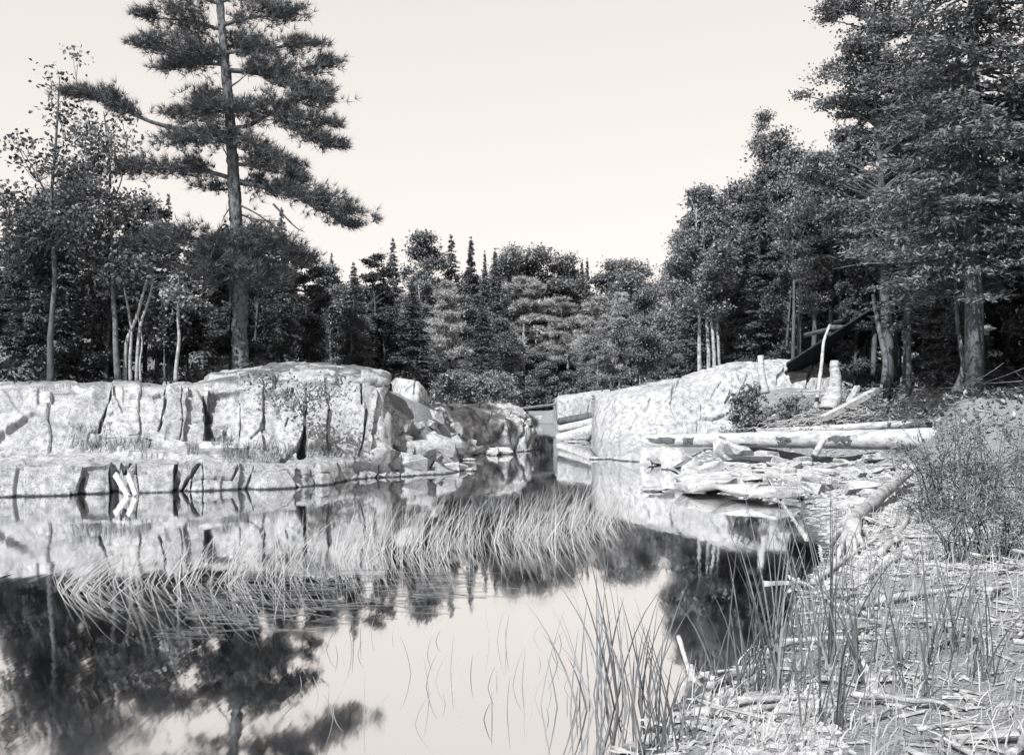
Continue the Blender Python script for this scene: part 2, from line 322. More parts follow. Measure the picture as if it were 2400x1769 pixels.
def sheet(stations, nu, nv, cracks=(), amp=.05, facet=.05, seed=1, soft=1.0, cell=.75, fine=True, steps=()):
    st = np.array([[list(at(s[0] + (p[2] if len(p) > 2 else 0), p[0], p[1])) for p in s[1]] for s in stations], float)   # S,K,3
    S, K, _ = st.shape; pos = np.array([s[0] for s in stations], float)
    u = np.linspace(pos[0], pos[-1], nu); G = np.empty((nu, K, 3))
    for k in range(K):
        for c in range(3): G[:, k, c] = np.interp(u, pos, st[:, k, c])
    ker = np.exp(-np.linspace(-2, 2, 2 * int(5 * soft) + 1) ** 2); ker /= ker.sum(); h = len(ker) // 2
    pad = np.concatenate([np.repeat(G[:1], h, 0), G, np.repeat(G[-1:], h, 0)]); G = sum(pad[i:i + nu] * w for i, w in enumerate(ker))
    L = np.linalg.norm(np.diff(st, axis=1), axis=2).mean(0) ** .75; L[0] *= .4; L[-1] *= .45; cum = np.concatenate(([0], np.cumsum(L))); v = np.linspace(0, cum[-1], nv)
    P = np.empty((nu, nv, 3))
    for i in range(nu):
        for c in range(3): P[i, :, c] = np.interp(v, cum, G[i, :, c])
    ker = np.exp(-np.linspace(-2, 2, 7) ** 2); ker /= ker.sum()
    Q = P.copy(); Q[:, 3:-3] = sum(P[:, i:nv - 6 + i] * w for i, w in enumerate(ker)); P = Q
    def nrm(P):
        a = np.gradient(P, axis=0); b = np.gradient(P, axis=1); n = np.cross(a, b); return unit(n)
    n = nrm(P); q = P.reshape(-1, 3); nn = n.reshape(-1, 3)
    warp = q + .07 * np.c_[fbm(q, 1.1, 2, seed), fbm(q, 1.1, 2, seed + 5), fbm(q, 1.1, 2, seed + 9)]
    d = amp * 2.0 * fbm(q, .55, 2, seed + 1) + amp * fbm(q, 1.8, 4, seed + 2) + .011 * fbm(q, 11, 3, seed + 3)
    rs = np.random.RandomState(seed)       # broken facets: every cell of a jittered lattice is its own tilted face
    off, edge = cells(warp, cell, seed)
    d = d + facet * off
    if fine:                               # smaller broken faces inside the large ones
        off2, e2 = cells(q + .05 * np.c_[fbm(q, 2.3, 2, seed + 80), fbm(q, 2.3, 2, seed + 81), fbm(q, 2.3, 2, seed + 82)], cell * .37, seed + 90); d = d + facet * .42 * off2
    d = d - .022 * np.clip(1 - edge / .03, 0, 1)
    for _ in range(3): D = np.pad(d.reshape(nu, nv), 1, mode='edge'); d = (D[1:-1, 1:-1] * .4 + (D[:-2, 1:-1] + D[2:, 1:-1] + D[1:-1, :-2] + D[1:-1, 2:]) * .15).ravel()
    px = 1200 + F * q[:, 0] / q[:, 1]; py = HOR - F * (q[:, 2] - CH) / q[:, 1]
    jx = px + 1.8 * fbm(q, 2.6, 3, seed + 60); jy = py + 1.8 * fbm(q, 2.6, 3, seed + 70)
    for y0, y1, cols in steps:             # joint-bounded blocks standing proud of, or behind, their neighbours
        xs = np.array([c[0] for c in cols]); of = np.array([c[1] for c in cols]); kx = px + 7 * fbm(q, 1.5, 3, seed + 95) + (py - y0) * .06; i0 = np.clip(np.searchsorted(xs, kx) - 1, 0, len(xs) - 1)
        d = d + of[i0] * np.clip((py - y0) / 9, 0, 1) * np.clip((y1 - py) / 9, 0, 1)
    for line, depth in cracks:
        k = poly_dist(jx, jy, line); d = d - depth * np.clip((1.3 - k) * 1.6, 0, 1) ** .7 * np.clip(.75 + .6 * vnoise(q * 2.2, seed + 91), .15, 1)
    q = q + nn * d[:, None]
    i = np.arange(nu - 1)[:, None] * nv; j = np.arange(nv - 1)[None, :]
    Fq = np.stack([i + j, i + nv + j, i + nv + j + 1, i + j + 1], -1).reshape(-1, 4)
    return q, Fq
def wl(py): return CH * F / (py - HOR)
def lstat(px, w, top, foot, ctop, crest, dy=(.3, 2.1, 1.0, 4.2), back=3.2):
    Y0 = wl(w); Yt = Y0 + dy[0]; Yf = np.interp(px, [-140, 160, 485, 652, 786, 893, 926, 1000, 1112], [19.0, 19.5, 20.5, 20.95, 21.35, 21.75, 22.4, 23.8, 24.0]); dy = (dy[0], Yf - Y0, dy[2], dy[3]); Yc = Yf + dy[2]; Yr = Y0 + dy[1] + dy[3]
    zb = at(px, crest, Yr)[2] - .9; pyb = HOR - F * (zb - CH) / (Yr + back)
    return (px, [(w + 95, Y0 - .02), (w, Y0), (top, Yt), (foot, Yf), (ctop, Yc), (crest, Yr), (pyb, Yr + back)])
left_st = [lstat(-140, 1168, 1088, 1064, 910, 902), lstat(60, 1164, 1086, 1062, 912, 902), lstat(160, 1161, 1083, 1054, 908, 898), lstat(215, 1159, 1079, 1050, 916, 902), lstat(243, 1158, 1078, 1050, 930, 915),
    lstat(265, 1157, 1078, 1049, 934, 912), lstat(317, 1155, 1075, 1048, 918, 910), lstat(398, 1153, 1075, 1062, 909, 903), lstat(485, 1150, 1076, 1056, 909, 878),
    lstat(572, 1147, 1088, 1056, 907, 863), lstat(652, 1145, 1094, 1070, 896, 856), lstat(720, 1141, 1092, 1064, 887, 850), lstat(786, 1133, 1102, 1074, 884, 849),
    lstat(850, 1122, 1100, 1078, 880, 858), lstat(893, 1120, 1098, 1072, 876, 864), lstat(905, 1120, 1097, 1066, 884, 870), lstat(926, 1119, 1096, 1060, 958, 935), lstat(945, 1118, 1094, 1060, 970, 955),
    lstat(1000, 1115, 1092, 1067, 1000, 985), lstat(1030, 1114, 1096, 1078, 1062, 1058), lstat(1062, 1113, 1103, 1095, 1090, 1089), lstat(1096, 1112, 1109, 1107, 1105, 1104), lstat(1112, 1114, 1116, 1118, 1122, 1126)]
LC = [  # crack lines: (px, py, half width) and depth
    ([(270, 918, 2), (262, 930, 3), (240, 990, 5), (232, 1012, 4), (212, 1016, 2), (203, 1045, 1)], .30), ([(394, 900, 1), (388, 930, 3), (386, 960, 5), (380, 995, 4), (368, 1030, 2), (350, 1058, 1)], .22), ([(160, 985, 1), (205, 1012, 1.5), (300, 1006, 1), (378, 998, 1.5), (440, 1004, 1), (484, 990, 2)], .1), ([(430, 906, 1), (424, 960, 1.5), (430, 1000, 1.5), (418, 1060, 1)], .1), ([(500, 908, 1), (540, 940, 1.5), (566, 960, 1.5), (640, 955, 1), (678, 962, 2)], .1), ([(760, 890, 1), (770, 950, 1.5), (764, 1010, 1.5), (772, 1070, 1)], .13), ([(770, 960, 1), (815, 975, 1.5), (850, 968, 1.5)], .1), ([(566, 990, 1.5), (560, 1030, 1.5), (572, 1056, 1)], .12), ([(620, 992, 1.5), (650, 1020, 1.5), (655, 1062, 1)], .12), ([(320, 1090, 1), (325, 1150, 1.5)], .1), ([(540, 1100, 1), (620, 1112, 1), (700, 1108, 1.5), (770, 1112, 1)], .09), ([(300, 1112, 1), (405, 1108, 1)], .08), ([(735, 1095, 1.5), (748, 1135, 1.5)], .12), ([(890, 1095, 1.5), (880, 1118, 1.5)], .1), ([(800, 880, 2), (812, 905, 2), (850, 915, 1.5), (905, 905, 2)], .14), ([(405, 918, 4), (436, 942, 5)], .2),
    ([(362, 935, 5), (375, 932, 6)], .2), ([(476, 932, 4), (484, 955, 9), (492, 975, 9), (478, 968, 5)], .55), ([(482, 985, 8), (492, 1010, 14), (498, 1035, 15), (490, 1042, 9)], .7), ([(529, 985, 4), (526, 1008, 5), (512, 1016, 4)], .4),
    ([(563, 925, 2), (566, 990, 2)], .12), ([(617, 905, 2), (616, 940, 2), (620, 992, 2), (590, 1022, 2)], .13), ([(678, 965, 2), (672, 990, 2)], .1), ([(676, 905, 4), (672, 920, 5)], .35), ([(686, 908, 4), (682, 925, 3)], .3),
    ([(718, 900, 1), (716, 965, 2), (716, 1010, 4), (712, 1035, 10), (706, 1060, 17)], .75), ([(690, 1062, 4), (660, 1080, 5)], .25), ([(845, 905, 3), (850, 945, 4), (858, 968, 6), (852, 1000, 4), (846, 1045, 2), (842, 1070, 2)], .38),
    ([(272, 1085, 15), (271, 1120, 15), (272, 1175, 15)], 1.1), ([(290, 1082, 8), (296, 1100, 7)], .5), ([(310, 1082, 4), (300, 1100, 4)], .2), ([(198, 1105, 3), (188, 1140, 10), (200, 1150, 8), (168, 1160, 4)], .35),
    ([(414, 1085, 6), (408, 1110, 4), (418, 1122, 8), (408, 1145, 4)], .45), ([(470, 1085, 3), (446, 1115, 7), (438, 1125, 5), (424, 1150, 2)], .35), ([(452, 1115, 3), (448, 1145, 2)], .18), ([(452, 1125, 2), (545, 1124, 2), (558, 1098, 4)], .16),
    ([(475, 1085, 1.5), (476, 1150, 1.5)], .1), ([(592, 1100, 2), (575, 1148, 3)], .16), ([(672, 1114, 3), (694, 1140, 5), (700, 1145, 5)], .28), ([(772, 1085, 3), (778, 1096, 3)], .2), ([(785, 1128, 6), (784, 1140, 8)], .4), ([(843, 1100, 3), (848, 1112, 3)], .18),
    ([(945, 960, 4), (955, 1000, 9), (985, 985, 5)], .45), ([(968, 1050, 10), (990, 1010, 12), (998, 1050, 10)], .7), ([(920, 890, 6), (905, 950, 9)], .35), ([(935, 985, 2), (940, 1012, 2)], .2), ([(1018, 1060, 6), (1012, 1085, 7)], .4), ([(940, 1085, 2), (942, 1110, 2)], .1)]
def rock(name, label, data, mat):
    q, f = data; c = np.array([q[:, 0].mean(), q[:, 1].mean(), q[:, 2].min()]); o = MB().add(q - c, f).build(name, mat, smooth=True); o.location = c
    return tag(o, label, 'rock')
rock('rock_outcrop', 'long pale cracked granite ledge and cliff beneath the big pine', sheet(left_st, 820, 270, LC, .028, .088, 4, 1.1, 1.4, True, [(908, 1058, [(-200, .05), (120, -.06), (212, .0), (256, .2), (330, .13), (388, .26), (440, .12), (486, -.2), (566, -.08), (618, -.2), (680, -.02), (716, .1), (770, -.05), (850, .12), (880, -.05), (915, -.15)]), (870, 905, [(-200, 0), (560, .08), (640, -.06), (700, .1), (790, -.04), (850, .08)]), (1082, 1175, [(-200, 0), (60, .1), (190, -.08), (300, .09), (412, -.06), (448, .1), (560, -.02), (592, .1), (690, -.08), (745, .06), (790, -.06)])]), M['granite'])

# dark block behind the end of the left cliff
bs = []
for px, top, y0 in ((918, 900, 28.2), (930, 886, 27.4), (950, 890, 27.0), (978, 899, 27.0), (990, 908, 27.3), (1000, 918, 28.0), (1006, 945, 29.0)):
    bs.append((px, [(1010, y0 - .1), (965, y0), (930 if top < 925 else 946, y0 + .05), (top + 3, y0 + .25), (top, y0 + .8), (top - 2, y0 + 2.0), (960, y0 + 3.0)]))
rock('rock_outcrop', 'grey upright rock block behind the right end of the pine cliff', sheet(bs, 130, 90, [([(972, 897, 2), (970, 925, 2)], .08)], .03, .05, 14, .8, .8), M['granite_dark'])
# low saddle rock joining it with the flume boulder
ss = []
for px, foot, top, y0 in ((955, 1075, 1000, 26.5), (985, 1072, 985, 27.5), (1010, 1068, 970, 28.5), (1045, 1062, 960, 30), (1085, 1060, 965, 31)):
    ss.append((px, [(foot + 60, y0 - .2), (foot, y0), (1035, y0 + .8), (1005, y0 + 1.5), (top + 4, y0 + 2.2), (top - 6, y0 + 3.4), (top + 20, y0 + 5.0)]))
rock('rock_outcrop', 'broken shadowed rock saddle between the pine cliff and the flume boulder', sheet(ss, 170, 150, [([(1000, 985, 5), (1012, 1020, 6), (1005, 1060, 8)], .5), ([(1040, 985, 4), (1030, 1040, 6)], .4)], .06, .26, 24, .8, .8), M['granite'])
ms = []
for px, foot, mid, top, y0, dl in ((1015, 1066, 1010, 952, 32.6, 2.0), (1050, 1066, 1005, 950, 32.2, 1.8), (1102, 1064, 1000, 948, 32.3, 1.6), (1150, 1062, 998, 951, 32.8, 1.5), (1185, 1061, 998, 958, 33.2, 1.5),
                                   (1212, 1060, 1000, 966, 33.6, 1.6), (1232, 1059, 1004, 976, 34.0, 1.8), (1246, 1058, 1015, 992, 34.6, 2.0), (1254, 1056, 1030, 1015, 35.6, 2.4), (1258, 1048, 1035, 1022, 37.4, 2.8)):
    ms.append((px, [(foot + 55, y0 - .1), (foot, y0), (mid + 20, y0 + dl * .25), (mid - 14, y0 + dl * .5), (top + 10, y0 + dl), (top, y0 + dl + 1.6), (top + 6, y0 + dl + 6), (1010, y0 + dl + 8)]))
rock('rock_outcrop', 'rounded pale boulder with dark stains at the left of the flume', sheet(ms, 300, 220, [([(1150, 970, 3), (1140, 1000, 3)], .1), ([(1178, 1000, 7), (1165, 1030, 9)], .22), ([(1230, 985, 4), (1222, 1030, 5), (1205, 1060, 6)], .3), ([(1243, 1000, 3), (1236, 1050, 4)], .3),
    ([(1250, 1015, 2), (1248, 1055, 2)], .2), ([(1120, 1015, 10), (1115, 1045, 12)], .3), ([(1062, 975, 8), (1050, 1010, 10)], .2), ([(1150, 1040, 3), (1160, 1060, 4)], .2)], .06, .12, 34, 1.0, .9), M['granite_stained'])

# right bank: far block at the flume, then the long whaleback
rs_ = []
for px, foot, top, y0 in ((1296, 1016, 952, 58), (1297, 1020, 941, 53.5), (1300, 1026, 935, 49.0), (1308, 1031, 931, 46.5), (1340, 1032, 926, 46.2), (1390, 1033, 920, 46.2), (1430, 1033, 915, 46)):
    rs_.append((px, [(foot + 30, y0 - .1), (foot, y0), ((foot + top) / 2, y0 + .1), (top + 8, y0 + .2), (top + 1, y0 + .8), (top - 1, y0 + 3), (top + 6, y0 + 7)]))
rock('rock_outcrop', 'square cornered pale rock block at the right of the flume', sheet(rs_, 160, 120, [([(1306, 975, 1.2), (1306, 1030, 1.2)], .12)], .03, .05, 44, .6, 1.3), M['granite_pale'])
rr = []
for px, foot, top, y0, sl in ((1388, 1062, 931, 38, 1.0), (1389.5, 1066, 927, 33, 1.6), (1392, 1070, 926, 31.2, 2.2), (1400, 1074, 924, 30.2, 2.6), (1458, 1083, 912, 28.2, 3.0), (1516, 1085, 901, 27.6, 3.0), (1578, 1086, 892, 27.6, 2.8), (1623, 1086, 877, 27.8, 2.8), (1668, 1086, 862, 28, 2.6), (1712, 1086, 853, 28.2, 2.4),
                              (1779, 1086, 849, 28.4, 2.2), (1846, 1086, 846, 28.6, 2.0), (1900, 1086, 850, 28.8, 1.8), (1940, 1080, 858, 29, 1.8), (1970, 1075, 863, 29.2, 1.8), (2010, 1060, 880, 29.6, 1.8), (2060, 1050, 920, 30, 1.8)):
    h = foot - top
    rr.append((px, [(foot + 60, y0 - .2), (foot, y0), (foot - .33 * h, y0 + .34 * sl), (foot - .66 * h, y0 + .62 * sl), (foot - .90 * h, y0 + .86 * sl), (top + 1, y0 + 1.25 * sl), (top - 1, y0 + sl + 3.2), (top + 26, y0 + sl + 6.5)]))
RC = [([(1643, 948, 1.5), (1643, 978, 2)], .12), ([(1646, 979, 3), (1670, 981, 5), (1697, 974, 4)], .42), ([(1699, 945, 3), (1712, 920, 4)], .22), ([(1580, 905, 5), (1572, 945, 5), (1578, 970, 3)], .14), ([(1600, 880, 3), (1570, 930, 4), (1545, 960, 3)], .08),
      ([(1460, 935, 2), (1448, 1000, 3), (1452, 1060, 3)], .12), ([(1525, 930, 2), (1500, 985, 3)], .1), ([(1490, 960, 2), (1470, 1020, 2)], .09), ([(1840, 862, 3), (1826, 880, 6), (1822, 900, 4)], .16), ([(1905, 858, 4), (1896, 890, 6), (1892, 910, 5)], .25), ([(1925, 865, 3), (1915, 920, 5)], .25), ([(1752, 880, 3), (1735, 920, 3)], .1), ([(1690, 900, 2), (1660, 940, 2)], .08), ([(1635, 985, 2), (1635, 1020, 2)], .1)]
rock('rock_outcrop', 'long whaleback of bright pale granite on the right bank behind the logs', sheet(rr, 700, 260, RC, .05, .05, 54, 1.2, 1.5), M['granite_pale'])
gb = []
for px, w, y1 in ((1596, 1108, 1100), (1612, 1120, 1096), (1650, 1149, 1098), (1720, 1154, 1086), (1800, 1161, 1084), (1870, 1172, 1086), (1930, 1168, 1088), (1990, 1150, 1090), (2040, 1130, 1092)):
    Y0 = wl(w); z1 = .10 + .14 * min(1, (px - 1596) / 120.0); Y1 = (CH - z1) * F / (y1 + 12 - HOR); ym = (Y0 + Y1) / 2; zm = z1 * .7; Y2 = Y1 + 1.2
    gb.append((px, [(w + 40, Y0 - .05), (w, Y0), (HOR + (CH - zm * .55) * F / (Y0 * .75 + Y1 * .25), Y0 * .75 + Y1 * .25), (HOR + (CH - zm) * F / ym, ym), (HOR + (CH - z1) * F / Y1, Y1), (HOR + (CH - z1 + .02) * F / Y2, Y2), (HOR + (CH + .3) * F / (Y2 + .8), Y2 + .8)]))
rock('rock_outcrop', 'low sloping pale bedrock of the gravel bar running into the water', sheet(gb, 330, 170, [], .03, .055, 74, 1.0, .8), M['slab'])
# low white rock across the head of the flume
fs = []
for px, top in ((1215, 985), (1232, 976), (1246, 973), (1275, 973), (1293, 975), (1300, 980), (1312, 988)):
    fs.append((px, [(1002, 88), (992, 88.1), (top + 6, 88.2), (top + 1, 88.8), (top, 90), (top + 2, 93), (990, 95)]))
rock('rock_outcrop', 'low white rock across the water at the head of the flume', sheet(fs, 60, 50, [], .1, .04, 64, .5, 1.5), M['granite_pale'])
# ------------------------------------------------------------------ foliage builders
def leafq(P, size, rs, up=.45, ratio=.55, axis=None, spread=1.0):
    P = np.asarray(P, float); n = len(P); s = size * (.55 + .9 * rs.rand(n))[:, None]
    nr = unit(rs.normal(size=(n, 3)) + np.array([0, -.1, up]) * 1.4)
    t = rs.normal(size=(n, 3)) * spread
    if axis is not None: t = t * .45 + axis
    t = unit(t - nr * (t * nr).sum(1)[:, None]); b = np.cross(nr, t) * s * ratio * .5
    V = np.stack([P - t * s * .5, P + b - nr * s * .06, P + t * s * .5, P - b - nr * s * .06], 1).reshape(-1, 3)
    return V, np.arange(n * 4).reshape(-1, 4)
def tufts(P, axis, ln, w, k, rs, spread=.75):
    n = len(P); ax = unit(axis)[:, None, :] + rs.normal(size=(n, k, 3)) * spread; d = unit(ax).reshape(-1, 3)
    B = np.repeat(P, k, 0) + d * ln * .08; L = ln * (.6 + .6 * rs.rand(n * k))[:, None]
    sd = unit(np.cross(d, rs.normal(size=d.shape))) * w
    V = np.stack([B - sd, B + sd, B + d * L], 1).reshape(-1, 3); return V, np.arange(n * k * 3).reshape(-1, 3)
PROF = {'oval': lambda s: np.sin(np.pi * np.clip(s, 0, 1) ** .85) ** .6, 'dome': lambda s: np.clip(1 - s ** 3, 0, 1) ** .5 * np.clip(s * 4 + .35, 0, 1),
        'spire': lambda s: (1 - s) ** .8 * .95 + .05, 'tall': lambda s: np.clip(np.sin(np.pi * np.clip(s * .92 + .06, 0, 1)) ** .5, 0, 1) * (1 - .35 * s)}
def broadleaf(h, cb, r, seed, prof='oval', ncl=130, nl=110, leaf=.16, tr=.1, lean=(0, 0), flat=.6, cl=.2, up=.45, stems=None, clump=.5, ratio=.6, nlob=14):
    rs = np.random.RandomState(seed); tk = MB(); cr = MB(); paths = []
    for (bx, by, k) in (stems or [(0, 0, 1.0)]):
        zz = np.linspace(0, 1, 9); wob = np.c_[np.cumsum(rs.normal(size=9)) * .05 * r, np.cumsum(rs.normal(size=9)) * .05 * r] * zz[:, None]
        p = np.c_[bx + (lean[0] - bx * .4) * zz ** 1.4 + wob[:, 0], by + (lean[1] - by * .4) * zz ** 1.4 + wob[:, 1], zz * h * .93 * k]
        put(tk, tube(p, tr * k * (1.15 - zz * 1.05) + .006, 7)); paths.append(p)
    P = []; tries = 0; lobes = []          # uneven crown: overlapping boughs inside the outline
    for k in range(nlob):
        s = (k + rs.rand()) / nlob; a = rs.rand() * 6.2832; R = r * float(PROF[prof](np.array(s))); q = .62 * rs.rand() ** .4
        lobes.append((np.array([lean[0] * s + math.cos(a) * q * R, lean[1] * s + math.sin(a) * q * R, cb * h + s * (h - cb * h) * .97]), r * (.24 + .3 * rs.rand()) * (.45 + .55 * R / r)))
    while len(P) < ncl and tries < 20000:
        tries += 1; lc, lr = lobes[rs.randint(nlob)]; c = lc + unit(rs.normal(size=3)) * rs.rand() ** .4 * lr * np.array([1.15, 1.15, .55])
        if c[2] < cb * h * .8 or (vnoise(c[None] * (1.6 / r) + seed, seed)[0] < -.15 * clump - .1 and rs.rand() < clump): continue
        P.append(c)
    P = np.array(P)
    for c in P:
        p = paths[rs.randint(len(paths))]; hd = math.hypot(c[0] - p[4, 0], c[1] - p[4, 1]); za = np.clip(c[2] - .55 * hd - .1, cb * h * .7, h * .9)
        a = np.array([np.interp(za, p[:, 2], p[:, 0]), np.interp(za, p[:, 2], p[:, 1]), za]); m = (a + c) / 2 + np.array([0, 0, .08 * hd]) + rs.normal(size=3) * .05 * hd
        put(tk, tube(spline([a, m, c], 5), np.linspace(tr * .28, .006, 5), 4, False))
    n = ncl * nl; ci = rs.randint(len(P), size=n); g = rs.normal(size=(n, 3)) * cl * r * (.4 + .7 * rs.rand(len(P)))[ci][:, None] * .75; g[:, 2] *= flat
    L = P[ci] + g; L = L[L[:, 2] > cb * h * .55]; cr.add(*leafq(L, leaf, rs, up, ratio)); return tk, cr
def conifer(h, r, seed, cb=.08, levels=36, per=6, tw=8, q=.14, droop=.3, tr=.11, tip=.6, gap=.12, lift=.12, dense=3, bare=0.0):
    rs = np.random.RandomState(seed); tk = MB(); cr = MB(); zz = np.linspace(0, 1, 8)
    put(tk, tube(np.c_[rs.normal(size=8) * .01 * r * zz, rs.normal(size=8) * .01 * r, zz * h], tr * (1.1 - zz) + .008, 7)); PP = []; AX = []
    for i in range(levels):
        s = (i + rs.rand() * .7) / levels; z = h * (cb + (1 - cb) * s); L0 = r * ((1 - s) ** tip) * (.55 + .45 * min(1, s * 5 + .4)) + .015 * r
        for b in range(per):
            if rs.rand() < gap: continue
            z = h * (cb + (1 - cb) * s) + rs.normal() * .55 * h / levels; a = rs.rand() * 6.2832; L = L0 * (.6 + .6 * rs.rand()); d = np.array([math.cos(a), math.sin(a), 0]); sd = np.array([-d[1], d[0], 0])
            u = np.linspace(0, 1, 6); pth = np.outer(u * L, d) + np.c_[np.zeros(6), np.zeros(6), z - droop * L * u + lift * L * u ** 2 + .02 * L * rs.normal(size=6)]
            put(tk, tube(pth, np.linspace(.016 * r + .004, .004, 6), 3, False)); nt_ = max(3, int(tw * L / r) + 2)
            if rs.rand() < bare * (1 - s): continue
            for sgn in (-1, 1):
                ts = .16 + .84 * rs.rand(nt_); base = np.c_[np.interp(ts, u, pth[:, 0]), np.interp(ts, u, pth[:, 1]), np.interp(ts, u, pth[:, 2])]
                tl = (L * .38 * (1.08 - ts) + .03 * r + .05 * L) * (.7 + .6 * rs.rand(nt_)); td = unit(d * .75 + sgn * sd * .8 + rs.normal(size=(nt_, 3)) * .14 + np.array([0, 0, -.12]))
                for k in range(dense):
                    f = (k + .2 + .7 * rs.rand(nt_)) / dense; PP.append(base + td * (tl * f)[:, None] + rs.normal(size=(nt_, 3)) * .012 * r); AX.append(td)
        PP.append(np.array([[0, 0, z]]) + rs.normal(size=(2, 3)) * .012); AX.append(rs.normal(size=(2, 3)) + np.array([0, 0, .6]))
    P = np.concatenate(PP); A = np.concatenate(AX); V, Q = leafq(P, q, rs, .75, .34, A, .5); cc = P.repeat(4, 0); V = cc + (V - cc) * np.clip(.45 + 2.2 * (h - cc[:, 2:3]) / h, .45, 1); cr.add(V, Q); return tk, cr
def plate_pine(h, r, seed, cb=.3, levels=11, per=5, ln=.3, w=.02, k=11, tr=.12, nt=26, fork=None, dens=1.0):
    rs = np.random.RandomState(seed); tk = MB(); cr = MB(); zz = np.linspace(0, 1, 9); tx = np.cumsum(rs.normal(size=9)) * .05 * r * zz; ty = np.cumsum(rs.normal(size=9)) * .04 * r * zz
    put(tk, tube(np.c_[tx, ty, zz * h * .97], tr * (1.12 - zz) + .01, 7)); PP = []; AX = []
    for i in range(levels):
        s = (i + .25 + .5 * rs.rand()) / levels; z = h * (cb + (1 - cb) * s); L0 = r * (1 - s * .62) * (.6 + .4 * min(1, s * 4)) * (1 if s < .85 else .6)
        for b in range(per):
            a = rs.rand() * 6.2832; L = L0 * (.5 + .6 * rs.rand()); d = np.array([math.cos(a), math.sin(a), 0]); x0 = np.interp(z / h, zz, tx); y0 = np.interp(z / h, zz, ty); rise = rs.uniform(-.12, .28)
            pth = np.array([[x0, y0, z]]) + np.outer(np.linspace(0, 1, 5) * L, d) + np.c_[np.zeros(5), np.zeros(5), np.linspace(0, 1, 5) ** 1.3 * L * rise]
            put(tk, tube(pth, np.linspace(.022 * r, .008, 5), 4, False)); m = int(nt * dens * (.5 + L / r)); t = .32 + .68 * rs.rand(m) ** .8
            c = np.c_[np.interp(t, np.linspace(0, 1, 5), pth[:, 0]), np.interp(t, np.linspace(0, 1, 5), pth[:, 1]), np.interp(t, np.linspace(0, 1, 5), pth[:, 2])]
            c += rs.normal(size=(m, 3)) * np.array([.16, .16, .045]) * L * .9; PP.append(c); AX.append(d * .35 + np.array([0, 0, .55]) + rs.normal(size=(m, 3)) * .25)
    P = np.concatenate(PP); cr.add(*tufts(P, np.concatenate(AX), ln, w, k, rs, .8)); return tk, cr

PROTO = {}
def proto(key, mats, made):
    tk, cr = made; PROTO[key] = (tk.mesh('trunk', M[mats[0]], True), cr.mesh('crown', M[mats[1]]))
def tree(name, key, x, y, label, cat='tree', h=1.0, rz=0.0, group=None, z=None, wide=1.0):
    e = empty(name, (x, y, (gz(x, y) if z is None else z) - .12), rz); inst('trunk', PROTO[key][0], e); inst('crown', PROTO[key][1], e)
    e.scale = (h * wide, h * wide, h); return tag(e, label, cat, group)

